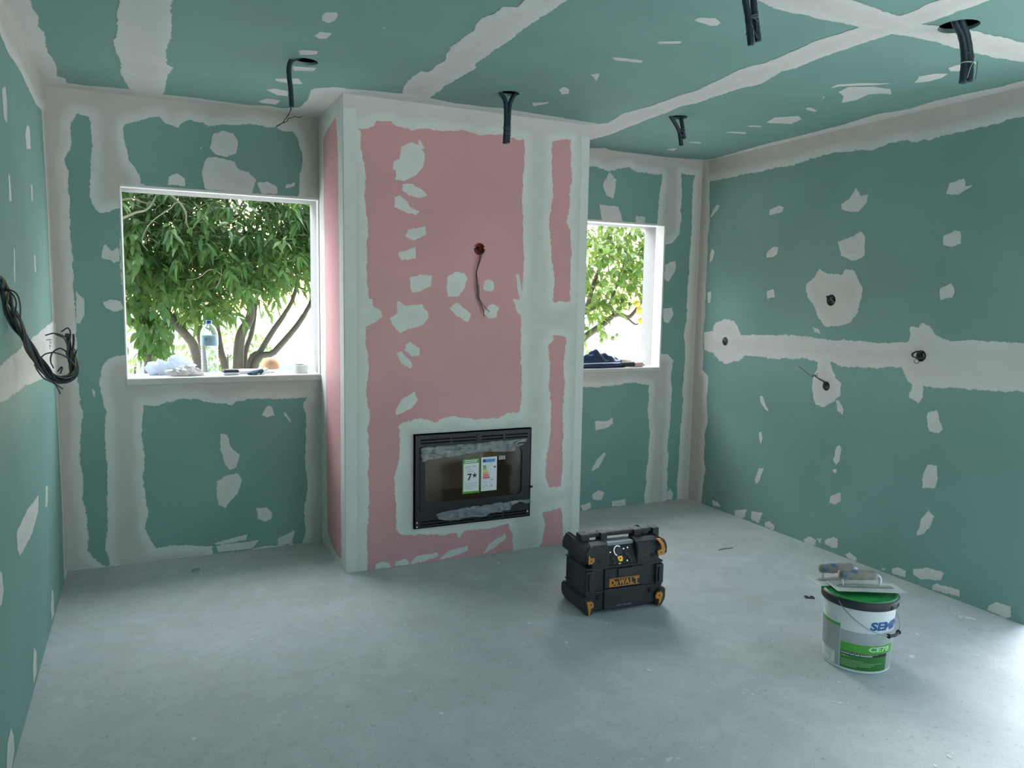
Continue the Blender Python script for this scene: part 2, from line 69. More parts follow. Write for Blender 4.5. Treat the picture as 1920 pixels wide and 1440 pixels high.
LEFT_PATCHES = [[(3.212,2.173),(3.298,2.192),(3.311,2.128),(3.289,2.064),(3.224,2.074)],[(3.834,2.167),(3.917,2.168),(3.917,2.08),(3.794,2.06),(3.766,2.112)],[(3.253,1.886),(3.289,1.889),(3.295,1.799),(3.245,1.794)],[(3.859,1.929),(3.912,1.931),(3.918,1.858),(3.849,1.857)],[(3.288,1.638),(3.322,1.626),(3.281,1.511),(3.256,1.51)],[(3.851,1.64),(3.903,1.636),(3.892,1.563),(3.856,1.562)],[(3.858,0.636),(3.931,0.612),(3.898,0.537),(3.819,0.543)],[(3.618,0.653),(3.576,0.59),(3.381,0.557),(3.06,0.568),(3.01,0.602),(3.01,0.67),(3.275,0.675)],[(2.636,0.658),(2.703,0.631),(2.714,0.573),(2.674,0.541),(2.603,0.556)],[(3.905,0.154),(3.955,0.115),(3.933,0.015),(3.847,0.024),(3.831,0.087)],[(3.269,0.149),(3.33,0.101),(3.303,0.034),(3.221,0.025),(3.215,0.09)],[(2.708,0.131),(2.745,0.081),(2.74,0.035),(2.687,0.007),(2.591,0.029),(2.592,0.063),(2.632,0.12)]]

# ------------------------------------------------------------------ helpers
def srgb(r, g, b):
    f = lambda c: (c/255/12.92) if c/255 <= 0.04045 else ((c/255+0.055)/1.055)**2.4
    return (f(r), f(g), f(b), 1.0)
def new_mat(name):
    m = bpy.data.materials.new(name); m.use_nodes = True
    nt = m.node_tree; b = nt.nodes['Principled BSDF']
    return m, nt, b
def simple(name, col, rough=0.6, metal=0.0, noise=0.0, scale=30.0, spec=0.5, bump=0.0, **kw):
    """plain procedural material: base colour broken up by noise"""
    m, nt, b = new_mat(name)
    if len(col) == 3: col = (*col, 1)
    b.inputs['Roughness'].default_value = rough; b.inputs['Metallic'].default_value = metal
    b.inputs['Specular IOR Level'].default_value = spec
    for k, v in kw.items(): b.inputs[k].default_value = v
    b.inputs['Base Color'].default_value = col
    if noise > 0 or bump > 0:
        tc = nt.nodes.new('ShaderNodeTexCoord'); n = nt.nodes.new('ShaderNodeTexNoise')
        n.inputs['Scale'].default_value = scale; n.inputs['Detail'].default_value = 5
        nt.links.new(tc.outputs['Object'], n.inputs['Vector'])
        if noise > 0:
            mx = nt.nodes.new('ShaderNodeMixRGB'); mx.blend_type = 'MIX'
            mx.inputs[1].default_value = tuple(c*(1-noise) for c in col[:3])+(1,); mx.inputs[2].default_value = tuple(min(1, c*(1+noise)) for c in col[:3])+(1,)
            nt.links.new(n.outputs['Fac'], mx.inputs[0]); nt.links.new(mx.outputs[0], b.inputs['Base Color'])
        if bump > 0:
            bp = nt.nodes.new('ShaderNodeBump'); bp.inputs['Strength'].default_value = bump; bp.inputs['Distance'].default_value = 0.002
            nt.links.new(n.outputs['Fac'], bp.inputs['Height']); nt.links.new(bp.outputs[0], b.inputs['Normal'])
    return m
def obj(name, me, mat=None, parent=None, smooth=False, **props):
    if isinstance(me, bmesh.types.BMesh):
        bm = me; me = bpy.data.meshes.new(name); bm.to_mesh(me); bm.free()
    o = bpy.data.objects.new(name, me); C.objects.link(o)
    if mat is not None and not me.materials:
        for mm in (mat if isinstance(mat, (list, tuple)) else [mat]): me.materials.append(mm)
    if smooth:
        me.polygons.foreach_set('use_smooth', [True]*len(me.polygons))
    if parent is not None: o.parent = parent
    for k, v in props.items(): o[k] = v
    return o
def thing(name, label, cat, loc=(0,0,0), rotz=0.0, group=None):
    o = bpy.data.objects.new(name, None); C.objects.link(o); o.location = loc; o.rotation_euler = (0,0,rotz)
    o.empty_display_size = 0.05
    o['label'] = label; o['category'] = cat
    if group: o['group'] = group
    return o
def tag(o, label, cat, group=None):
    o['label'] = label; o['category'] = cat
    if group: o['group'] = group
    return o
def add_box(bm, a, b, bevel=0.0, seg=2, mat=None):
    """axis box between corners a and b"""
    vs = [bm.verts.new((x, y, z)) for z in (a[2], b[2]) for y in (a[1], b[1]) for x in (a[0], b[0])]
    fs = [(0,2,3,1),(4,5,7,6),(0,1,5,4),(1,3,7,5),(3,2,6,7),(2,0,4,6)]
    faces = [bm.faces.new([vs[i] for i in f]) for f in fs]
    if bevel > 0:
        es = list({e for f in faces for e in f.edges})
        r = bmesh.ops.bevel(bm, geom=es, offset=bevel, segments=seg, profile=0.6, affect='EDGES')
    return faces
def box_bm(a, b, bevel=0.0, seg=2):
    bm = bmesh.new(); add_box(bm, a, b, bevel, seg); return bm
def add_prism(bm, pts, axis, lo, hi):
    """polygon pts (2D) extruded along axis between lo and hi"""
    def P(p, t):
        if axis == 'z': return (p[0], p[1], t)
        if axis == 'y': return (p[0], t, p[1])
        return (t, p[0], p[1])
    A = [bm.verts.new(P(p, lo)) for p in pts]; B = [bm.verts.new(P(p, hi)) for p in pts]
    n = len(pts)
    fs = [bm.faces.new(A), bm.faces.new(B)]
    for i in range(n): fs.append(bm.faces.new((A[i], A[(i+1)%n], B[(i+1)%n], B[i])))
    bmesh.ops.recalc_face_normals(bm, faces=fs)
    return fs
def add_lathe(bm, prof, seg=32, centre=(0,0,0), caps=True):
    """profile of (radius, z) turned about z"""
    rings = []
    for r, z in prof:
        rings.append([bm.verts.new((centre[0]+r*math.cos(2*math.pi*i/seg), centre[1]+r*math.sin(2*math.pi*i/seg), centre[2]+z)) for i in range(seg)])
    for k in range(len(rings)-1):
        for i in range(seg):
            bm.faces.new((rings[k][i], rings[k][(i+1)%seg], rings[k+1][(i+1)%seg], rings[k+1][i]))
    if caps:
        bm.faces.new(rings[0][::-1]); bm.faces.new(rings[-1])
def smooth_path(pts, n=6):
    """Catmull-Rom through points"""
    P = [Vector(p) for p in pts]
    if len(P) < 3: return P
    out = []
    Q = [P[0]*2-P[1]] + P + [P[-1]*2-P[-2]]
    for i in range(1, len(Q)-2):
        a, b, c, d = Q[i-1], Q[i], Q[i+1], Q[i+2]
        for k in range(n):
            t = k/n
            out.append(0.5*((2*b)+(c-a)*t+(2*a-5*b+4*c-d)*t*t+(3*b-a-3*c+d)*t**3))
    out.append(P[-1])
    return out
def add_tube(bm, pts, r, seg=8, taper=None, n=6, cap=True, smooth=True):
    path = smooth_path(pts, n) if smooth else [Vector(p) for p in pts]
    N = len(path); rings = []
    t0 = (path[1]-path[0]).normalized()
    nrm = t0.orthogonal().normalized()
    for i, p in enumerate(path):
        t = (path[min(i+1, N-1)]-path[max(i-1, 0)]).normalized()
        nrm = (nrm - t*nrm.dot(t)).normalized(); bi = t.cross(nrm)
        f = i/(N-1)
        rr = r if taper is None else (taper(f) if callable(taper) else r*(1-f)+taper*f)
        rings.append([bm.verts.new(p + (nrm*math.cos(2*math.pi*k/seg)+bi*math.sin(2*math.pi*k/seg))*rr) for k in range(seg)])
    for i in range(N-1):
        for k in range(seg):
            f = bm.faces.new((rings[i][k], rings[i][(k+1)%seg], rings[i+1][(k+1)%seg], rings[i+1][k])); f.smooth = True
    if cap:
        bm.faces.new(rings[0][::-1]); bm.faces.new(rings[-1])
def tube_obj(name, pts, r, mat, parent=None, **kw):
    bm = bmesh.new(); add_tube(bm, pts, r, **kw); return obj(name, bm, mat, parent)

# --- value noise for ragged plaster edges
def vnoise(x, y, seed):
    xi = np.floor(x).astype(np.int64); yi = np.floor(y).astype(np.int64); xf = x-xi; yf = y-yi
    u = xf*xf*(3-2*xf); v = yf*yf*(3-2*yf)
    def h(a, b):
        n = (a*374761393 + b*668265263 + seed*982451653) & 0x7fffffff
        n = ((n ^ (n >> 13))*1274126177) & 0x7fffffff
        n = n ^ (n >> 16)
        return (n & 0xffff)/65535.0*2-1
    return (h(xi,yi)*(1-u)+h(xi+1,yi)*u)*(1-v) + (h(xi,yi+1)*(1-u)+h(xi+1,yi+1)*u)*v
def fbm(x, y, seed, freqs=(13, 42, 100, 230), amps=(.7, .55, .5, .4)):
    return sum(a*vnoise(x*f, y*f, seed+i) for i, (f, a) in enumerate(zip(freqs, amps)))
def sdf_poly(px, py, poly):
    """signed distance, positive inside"""
    P = np.array(poly, float); n = len(P)
    d = np.full(px.shape, 1e9); ins = np.zeros(px.shape, bool)
    for i in range(n):
        ax, ay = P[i]; bx, by = P[(i+1)%n]
        ex, ey = bx-ax, by-ay; L = ex*ex+ey*ey+1e-12
        t = np.clip(((px-ax)*ex+(py-ay)*ey)/L, 0, 1)
        d = np.minimum(d, (px-ax-t*ex)**2+(py-ay-t*ey)**2)
        if ay != by:
            c = ((ay > py) != (by > py)) & (px < (bx-ax)*(py-ay)/(by-ay)+ax)
            ins ^= c
    return np.where(ins, 1, -1)*np.sqrt(d)
def film(name, field, rect, step, place, mat, parent, base=0.0004, rag=0.006, thick=0.0012, cut=None, seed=1):
    """A thin coat of filler lying on a board: the region where field>0 (ragged by noise) inside rect,
    meshed by marching squares; place(u, v, h) puts it on its surface at height h."""
    u0, u1, v0, v1 = rect
    nu = max(2, int(round((u1-u0)/step))); nv = max(2, int(round((v1-v0)/step)))
    U, V = np.meshgrid(np.linspace(u0, u1, nu+1), np.linspace(v0, v1, nv+1), indexing='ij')
    S = field(U, V)
    S = S + rag*fbm(U, V, seed)*np.exp(-np.abs(S)/0.03)
    F = S if cut is None else np.minimum(S, cut(U, V))
    ids = {}; verts = []; att = []; faces = []
    def vert(i, j):
        k = (i, j)
        if k not in ids:
            ids[k] = len(verts); verts.append((U[i,j], V[i,j])); att.append(S[i,j])
        return ids[k]
    def cross(a, b):
        k = (a, b) if a < b else (b, a)
        if k not in ids:
            (i, j), (p, q) = k
            t = F[i,j]/(F[i,j]-F[p,q])
            ids[k] = len(verts); verts.append((U[i,j]+(U[p,q]-U[i,j])*t, V[i,j]+(V[p,q]-V[i,j])*t)); att.append(max(0.0, S[i,j]+(S[p,q]-S[i,j])*t))
        return ids[k]
    I = F > 0
    cnt = I[:-1,:-1].astype(int)+I[1:,:-1]+I[1:,1:]+I[:-1,1:]
    for i, j in zip(*np.nonzero(cnt)):
        i = int(i); j = int(j)
        c = [(i,j),(i+1,j),(i+1,j+1),(i,j+1)]
        if cnt[i,j] == 4:
            faces.append([vert(*q) for q in c]); continue
        poly = []
        for k in range(4):
            a, b = c[k], c[(k+1)%4]
            if I[a]: poly.append(vert(*a))
            if I[a] != I[b]: poly.append(cross(a, b))
        if len(poly) >= 3: faces.append(poly)
    if not faces: return None
    h = [base + min(thick, max(0.0, a)*0.08) for a in att]
    me = bpy.data.meshes.new(name)
    me.from_pydata([place(u, v, z) for (u, v), z in zip(verts, h)], [], faces)
    a = me.attributes.new('edge', 'FLOAT', 'POINT'); a.data.foreach_set('value', [max(0.0, float(x)) for x in att])
    me.polygons.foreach_set('use_smooth', [True]*len(me.polygons))
    return obj(name, me, mat, parent)
def patch(name, poly, step, place, mat, parent, bounds, seed, rag=0.005, base=0.0006, rounds=()):
    P = np.array(poly); mgn = 0.02
    r = (max(bounds[0], P[:,0].min()-mgn), min(bounds[1], P[:,0].max()+mgn), max(bounds[2], P[:,1].min()-mgn), min(bounds[3], P[:,1].max()+mgn))
    if r[1]-r[0] < step or r[3]-r[2] < step: return None
    return film(name, lambda U, V: sdf_poly(U, V, poly), r, step, place, mat, parent, base=base, rag=rag, seed=seed,
                cut=(lambda U, V: np.min([np.hypot(U-q[0], V-q[1])-q[2] for q in rounds], axis=0)) if rounds else None)

def ring_angles(q):
    cor = [math.atan2(y-q[1], x-q[0]) % (2*math.pi) for x in (q[3], q[4]) for y in (q[5], q[6])]
    return sorted(cor+[t for t in (2*math.pi*k/32 for k in range(32)) if min(abs(t-c) for c in cor) > .02])
# --- flat panel with rectangular and round holes, with thickness
def panel(rect, holes, rounds, place, depth):
    """place(u, v, h): h=0 is the room face, h=depth the back. holes: (u0,u1,v0,v1); rounds: (u,v,r)"""
    us = {rect[0], rect[1]}; vs = {rect[2], rect[3]}
    for h in holes: us |= {h[0], h[1]}; vs |= {h[2], h[3]}
    for q in rounds: us |= {q[3], q[4]}; vs |= {q[5], q[6]}
    cl = lambda x, a, b: min(max(x, a), b)
    us = sorted({round(cl(x, rect[0], rect[1]), 5) for x in us}); vs = sorted({round(cl(x, rect[2], rect[3]), 5) for x in vs})
    bm = bmesh.new(); cache = {}
    def V(u, v, h):
        k = (round(u,5), round(v,5), round(h,5))
        if k not in cache: cache[k] = bm.verts.new(place(*k))
        return cache[k]
    def face(l):
        try: bm.faces.new(l)
        except ValueError: pass
    def inside_hole(u, v):
        if not (rect[0] < u < rect[1] and rect[2] < v < rect[3]): return True
        return any(h[0] < u < h[1] and h[2] < v < h[3] for h in holes)
    for i in range(len(us)-1):
        for j in range(len(vs)-1):
            a, b, c, d = us[i], us[i+1], vs[j], vs[j+1]; mu, mv = (a+b)/2, (c+d)/2
            if inside_hole(mu, mv): continue
            rd = [q for q in rounds if q[3] < mu < q[4] and q[5] < mv < q[6]]
            for h in (0.0, depth):
                if rd:
                    q = rd[0]; th = ring_angles(q); n = len(th)
                    for k in range(n):
                        pts = []
                        for t in (th[k], th[(k+1) % n]):
                            ct, st = math.cos(t), math.sin(t)
                            s = min(((q[4] if ct > 0 else q[3])-q[0])/ct if abs(ct) > 1e-9 else 1e9, ((q[6] if st > 0 else q[5])-q[1])/st if abs(st) > 1e-9 else 1e9)
                            pts.append((V(q[0]+q[2]*ct, q[1]+q[2]*st, h), V(q[0]+s*ct, q[1]+s*st, h)))
                        face([pts[0][0], pts[0][1], pts[1][1], pts[1][0]])
                else:
                    face([V(a,c,h), V(b,c,h), V(b,d,h), V(a,d,h)])
            if rd:
                q = rd[0]; th = ring_angles(q); n = len(th)
                for k in range(n):
                    t0 = th[k]; t1 = th[(k+1) % n]
                    A = (q[0]+q[2]*math.cos(t0), q[1]+q[2]*math.sin(t0)); B = (q[0]+q[2]*math.cos(t1), q[1]+q[2]*math.sin(t1))
                    face([V(*A,0), V(*B,0), V(*B,depth), V(*A,depth)])
            e = 1e-4
            for (p, q, su, sv) in (((a,c),(a,d),a-e,mv), ((b,c),(b,d),b+e,mv), ((a,c),(b,c),mu,c-e), ((a,d),(b,d),mu,d+e)):
                if inside_hole(su, sv): face([V(*p,0), V(*q,0), V(*q,depth), V(*p,depth)])
    bmesh.ops.recalc_face_normals(bm, faces=bm.faces[:])
    return bm

# ------------------------------------------------------------------ materials of the room
GREEN = (0.215, 0.375, 0.335); PINK = (0.66, 0.345, 0.350); FILL = (0.70, 0.70, 0.665); DAMP = (0.575, 0.56, 0.515)
def board_mat(name, col):
    m, nt, b = new_mat(name); L = nt.links.new
    tc = nt.nodes.new('ShaderNodeTexCoord')
    n1 = nt.nodes.new('ShaderNodeTexNoise'); n1.inputs['Scale'].default_value = 2.2; n1.inputs['Detail'].default_value = 6
    n2 = nt.nodes.new('ShaderNodeTexNoise'); n2.inputs['Scale'].default_value = 260; n2.inputs['Detail'].default_value = 2
    L(tc.outputs['Object'], n1.inputs['Vector']); L(tc.outputs['Object'], n2.inputs['Vector'])
    mp = nt.nodes.new('ShaderNodeMapRange'); mp.inputs[1].default_value = .3; mp.inputs[2].default_value = .7; mp.inputs[3].default_value = .93; mp.inputs[4].default_value = 1.07
    L(n1.outputs['Fac'], mp.inputs[0])
    mp2 = nt.nodes.new('ShaderNodeMapRange'); mp2.inputs[1].default_value = .3; mp2.inputs[2].default_value = .7; mp2.inputs[3].default_value = .95; mp2.inputs[4].default_value = 1.05
    L(n2.outputs['Fac'], mp2.inputs[0])
    mu = nt.nodes.new('ShaderNodeMath'); mu.operation = 'MULTIPLY'; L(mp.outputs[0], mu.inputs[0]); L(mp2.outputs[0], mu.inputs[1])
    vm = nt.nodes.new('ShaderNodeVectorMath'); vm.operation = 'SCALE'; vm.inputs[0].default_value = col
    L(mu.outputs[0], vm.inputs['Scale']); L(vm.outputs[0], b.inputs['Base Color'])
    b.inputs['Roughness'].default_value = 0.75; b.inputs['Specular IOR Level'].default_value = 0.3
    return m
def filler_mat(name, board, damp):
    m, nt, b = new_mat(name); L = nt.links.new
    at = nt.nodes.new('ShaderNodeAttribute'); at.attribute_name = 'edge'
    tc = nt.nodes.new('ShaderNodeTexCoord')
    n1 = nt.nodes.new('ShaderNodeTexNoise'); n1.inputs['Scale'].default_value = 7; n1.inputs['Detail'].default_value = 7; n1.inputs['Roughness'].default_value = .6
    n2 = nt.nodes.new('ShaderNodeTexNoise'); n2.inputs['Scale'].default_value = 120; n2.inputs['Detail'].default_value = 4
    L(tc.outputs['Object'], n1.inputs['Vector']); L(tc.outputs['Object'], n2.inputs['Vector'])
    # how thick the coat is here: thin scraped edges let the board through
    e = nt.nodes.new('ShaderNodeMath'); e.operation = 'MULTIPLY_ADD'; e.inputs[1].default_value = 0.010; L(n2.outputs['Fac'], e.inputs[0]); L(at.outputs['Fac'], e.inputs[2])
    mp = nt.nodes.new('ShaderNodeMapRange'); mp.interpolation_type = 'SMOOTHSTEP'; mp.inputs[1].default_value = 0.0035; mp.inputs[2].default_value = 0.009
    L(e.outputs[0], mp.inputs[0])
    # dried rim, damp middle
    e2 = nt.nodes.new('ShaderNodeMath'); e2.operation = 'MULTIPLY_ADD'; e2.inputs[1].default_value = 0.05; L(n1.outputs['Fac'], e2.inputs[0]); L(at.outputs['Fac'], e2.inputs[2])
    mp2 = nt.nodes.new('ShaderNodeMapRange'); mp2.interpolation_type = 'SMOOTHSTEP'; mp2.inputs[1].default_value = 0.040; mp2.inputs[2].default_value = 0.095; mp2.inputs[4].default_value = damp
    L(e2.outputs[0], mp2.inputs[0])
    m1 = nt.nodes.new('ShaderNodeMixRGB'); m1.inputs[1].default_value = (*FILL, 1); m1.inputs[2].default_value = (*DAMP, 1); L(mp2.outputs[0], m1.inputs[0])
    m2 = nt.nodes.new('ShaderNodeMixRGB'); m2.inputs[1].default_value = (*[0.55*x+0.45*y for x, y in zip(board, FILL)], 1)
    L(mp.outputs[0], m2.inputs[0]); L(m1.outputs[0], m2.inputs[2])
    mp3 = nt.nodes.new('ShaderNodeMapRange'); mp3.inputs[1].default_value = .3; mp3.inputs[2].default_value = .7; mp3.inputs[3].default_value = .94; mp3.inputs[4].default_value = 1.04; L(n1.outputs['Fac'], mp3.inputs[0])
    vm = nt.nodes.new('ShaderNodeVectorMath'); vm.operation = 'SCALE'; L(m2.outputs[0], vm.inputs[0]); L(mp3.outputs[0], vm.inputs['Scale'])
    L(vm.outputs[0], b.inputs['Base Color'])
    b.inputs['Roughness'].default_value = 0.85; b.inputs['Specular IOR Level'].default_value = 0.25
    bp = nt.nodes.new('ShaderNodeBump'); bp.inputs['Strength'].default_value = 0.25; bp.inputs['Distance'].default_value = 0.003
    L(n1.outputs['Fac'], bp.inputs['Height']); L(bp.outputs[0], b.inputs['Normal'])
    return m
M_green = board_mat('green_plasterboard', GREEN); M_pink = board_mat('pink_plasterboard', PINK)
M_fill = filler_mat('dry_filler', GREEN, 0.25); M_damp = filler_mat('damp_filler', GREEN, 1.0)
M_fillp = filler_mat('dry_filler_on_pink', PINK, 0.15); M_dampp = filler_mat('damp_filler_on_pink', PINK, 0.6)
M_white = simple('white_primed_edge', (0.74, 0.74, 0.71), 0.8, noise=.05, scale=14)
M_render = simple('grey_render', (0.30, 0.30, 0.30), 0.95, noise=.12, scale=60, bump=.4)

# ------------------------------------------------------------------ room shell
WT = 0.24                                            # thickness of the outer wall
W1 = (0.317, 1.354, 1.022, 2.044); W2 = (2.90, 3.803, 1.010, 2.032)
REAR = -1.45
def pl_back(u, v, h): return (u, D+h, v)
def pl_back_on(u, v, h): return (u, D-h, v)
def pl_right(u, v, h): return (W+h, u, v)
def pl_right_on(u, v, h): return (W-h, u, v)
def pl_left(u, v, h): return (-h, u, v)
def pl_left_on(u, v, h): return (h, u, v)
def pl_ceil(u, v, h): return (u, v, H+h)
def pl_ceil_on(u, v, h): return (u, v, H-h)
def pl_chim_on(u, v, h): return (u, CF-h, v)
def pl_side_on(u, v, h): return (X0-h, u, v)
S = 'structure'
SOCK = [(3.350, 1.511, .034, 3.28, 3.42, 1.44, 1.58), (4.260, 1.214, .030, 4.20, 4.32, 1.16, 1.28), (2.735, 1.224, .030, 2.67, 2.80, 1.16, 1.28), (3.347, .997, .028, 3.28, 3.42, .94, 1.05)]
LAMP = [(1.086, 3.560, .054, .98, 1.19, 3.46, 3.69), (2.090, 3.597, .050, 2.0, 2.28, 3.46, 3.69), (3.120, 3.588, .050, 3.0, 3.25, 3.46, 3.69), (2.165, 1.985, .060, 2.0, 2.28, 1.85, 2.08), (3.125, 1.955, .068, 3.0, 3.25, 1.85, 2.08)]

wall_back = obj('wall_back', panel((-0.24, W+0.24, -0.1, H+0.3), [W1, W2], [], pl_back, WT), M_green, kind=S)
wall_right = obj('wall_right', panel((REAR, D+WT, -0.1, H+0.3), [(0.75, 2.10, 0.0, 2.15)], SOCK, pl_right, 0.03), M_green, kind=S)
wall_left = obj('wall_left', panel((REAR, D+WT, -0.1, H+0.3), [], [], pl_left, 0.2), M_green, kind=S)
wall_rear = obj('wall_rear', panel((-0.24, W+0.24, -0.1, H+0.3), [(1.3, 3.9, 0.0, 2.2)], [], lambda u, v, h: (u, REAR-h, v), 0.2), M_green, kind=S)
ceiling = obj('ceiling', panel((-0.2, W+0.2, REAR-0.2, D+0.2), [], LAMP, pl_ceil, 0.013), M_green, kind=S)
roof = obj('trim_1', box_bm((-0.5, REAR-0.4, H+0.22), (W+0.5, D+WT+0.3, H+0.42)), M_render, kind=S, label='roof slab above the suspended ceiling')

def floor_mat():
    m, nt, b = new_mat('concrete_screed'); L = nt.links.new
    tc = nt.nodes.new('ShaderNodeTexCoord')
    def noise(s, d=6, r=.6, dist=0):
        n = nt.nodes.new('ShaderNodeTexNoise'); n.inputs['Scale'].default_value = s; n.inputs['Detail'].default_value = d; n.inputs['Roughness'].default_value = r; n.inputs['Distortion'].default_value = dist
        L(tc.outputs['Object'], n.inputs['Vector']); return n
    def rng_(src, a, b_, c, d):
        mp = nt.nodes.new('ShaderNodeMapRange'); mp.inputs[1].default_value = a; mp.inputs[2].default_value = b_; mp.inputs[3].default_value = c; mp.inputs[4].default_value = d
        L(src, mp.inputs[0]); return mp.outputs[0]
    def mul(a, b_):
        mu = nt.nodes.new('ShaderNodeMath'); mu.operation = 'MULTIPLY'; L(a, mu.inputs[0]); L(b_, mu.inputs[1]); return mu.outputs[0]
    n1, n2, n3, n4 = noise(1.3, 5), noise(7, 8, .65, .6), noise(38, 5, .7), noise(150, 3)
    v = mul(rng_(n1.outputs['Fac'], .3, .7, .86, 1.09), rng_(n2.outputs['Fac'], .3, .7, .89, 1.07))
    v = mul(v, rng_(n4.outputs['Fac'], .3, .7, .93, 1.07))
    v = mul(v, rng_(n3.outputs['Fac'], .59, .70, 1.0, .66))            # small dark pits
    mx = nt.nodes.new('ShaderNodeMixRGB'); mx.inputs[1].default_value = (0.525, 0.555, 0.570, 1); mx.inputs[2].default_value = (0.585, 0.59, 0.575, 1)
    L(noise(0.9, 3).outputs['Fac'], mx.inputs[0])
    # pale dust
    w = rng_(noise(24, 6, .75).outputs['Fac'], .60, .74, 0, .55)
    mx2 = nt.nodes.new('ShaderNodeMixRGB'); mx2.inputs[2].default_value = (0.66, 0.66, 0.64, 1); L(mx.outputs[0], mx2.inputs[1]); L(w, mx2.inputs[0])
    vm = nt.nodes.new('ShaderNodeVectorMath'); vm.operation = 'SCALE'; L(mx2.outputs[0], vm.inputs[0]); L(v, vm.inputs['Scale'])
    L(vm.outputs[0], b.inputs['Base Color'])
    L(rng_(n2.outputs['Fac'], .3, .7, .5, .75), b.inputs['Roughness'])
    bp = nt.nodes.new('ShaderNodeBump'); bp.inputs['Strength'].default_value = .35; bp.inputs['Distance'].default_value = .003
    L(n3.outputs['Fac'], bp.inputs['Height']); L(bp.outputs[0], b.inputs['Normal'])
    return m
floor = obj('floor', box_bm((-0.2, REAR-0.2, -0.15), (W+0.2, D+0.1, 0.0)), floor_mat(), kind=S)

# chimney breast: pink fire board, with the opening for the fireplace
FP = (1.728, 2.445, 0.206, 0.737)
FH = (FP[0]+0.03, FP[1]-0.03, FP[2]+0.03, FP[3]-0.03)
CBOX = (2.107, 1.757, .033, 2.0, 2.2, 1.66, 1.85)
bm = panel((X0, X1, 0.0, H), [FH], [CBOX], lambda u, v, h: (u, CF+h, v), 0.025)
add_box(bm, (X0, CF+0.025, 0), (X0+0.025, D, H)); add_box(bm, (X1-0.025, CF+0.025, 0), (X1, D, H))
wall_chimney = obj('wall_chimney', bm, M_pink, kind=S)

# ------------------------------------------------------------------ filler on the boards
def run(polys, place, mat, parent, bounds, step, seed0, name='filler_patch', rag=0.005, base=0.0006, rounds=()):
    for i, p in enumerate(polys):
        patch(name, p, step, place, mat, parent, bounds, seed0+i*7, rag, base+0.00012*(i % 4), rounds)
def islands(polys): return lambda U, V: -np.max([sdf_poly(U, V, p) for p in polys], axis=0)
def hole_cut(r): return lambda U, V: np.maximum(np.maximum(r[0]-U, U-r[1]), np.maximum(r[2]-V, V-r[3]))
film('joint_filler', islands(BACK_LEFT_ISLANDS), (0, X0, 0, H), 0.008, pl_back_on, M_damp, wall_back, rag=.009, cut=hole_cut(W1), seed=3)
film('joint_filler', islands(BACK_RIGHT_ISLANDS), (X1, W, 0, H), 0.008, pl_back_on, M_damp, wall_back, rag=.009, cut=hole_cut(W2), seed=5)
run(BACK_PATCHES, pl_back_on, M_fill, wall_back, (0, W, 0, H), 0.0045, 100)
film('joint_filler', islands(CHIMNEY_ISLANDS), (X0, X1, 0, H), 0.008, pl_chim_on, M_dampp, wall_chimney, rag=.009, cut=hole_cut(FH), seed=7)
run(CHIMNEY_PATCHES, pl_chim_on, M_fillp, wall_chimney, (X0, X1, 0, H), 0.0045, 200)
film('joint_filler', islands(CHIMNEY_SIDE_ISLANDS), (CF, D, 0, H), 0.011, pl_side_on, M_fillp, wall_chimney, rag=.006, seed=9)
RB = (2.13, D, 0.0, H)
run(RIGHT_DAMP, pl_right_on, M_damp, wall_right, RB, 0.008, 300, 'joint_filler', .008)
run(RIGHT_DRY, pl_right_on, M_fill, wall_right, RB, 0.008, 320, 'joint_filler', .009, .0009, SOCK)
run(RIGHT_PATCHES, pl_right_on, M_fill, wall_right, RB, 0.0045, 340)
CB = (0.0, W, 1.0, D)
run(CEIL_DAMP, pl_ceil_on, M_fill, ceiling, CB, 0.009, 500, 'joint_filler', .006)
run(CEIL_DRY, pl_ceil_on, M_fill, ceiling, CB, 0.009, 520, 'joint_filler', .008, .0011, LAMP)
run(CEIL_PATCHES, pl_ceil_on, M_fill, ceiling, CB, 0.006, 540, rag=.004, rounds=LAMP)
LB = (1.5, D, 0.0, H)
run(LEFT_DAMP, pl_left_on, M_damp, wall_left, LB, 0.011, 600, 'joint_filler', .006)
run(LEFT_DRY, pl_left_on, M_fill, wall_left, LB, 0.011, 620, 'joint_filler', .006, .0009)
run(LEFT_PATCHES, pl_left_on, M_fill, wall_left, LB, 0.008, 640)

# ------------------------------------------------------------------ outside: ground, fence, hedge, trees
GZ = -0.35
M_ground = simple('pale_gravel', (0.60, 0.59, 0.56), 0.95, noise=.08, scale=9)
ground = obj('ground', box_bm((-40, D+WT-0.02, GZ-0.3), (60, 70, GZ)), M_ground, kind=S)
ground2 = obj('ground', box_bm((-40, -40, GZ-0.3), (60, D+WT-0.02, GZ)), M_ground, kind=S)
ground3 = None

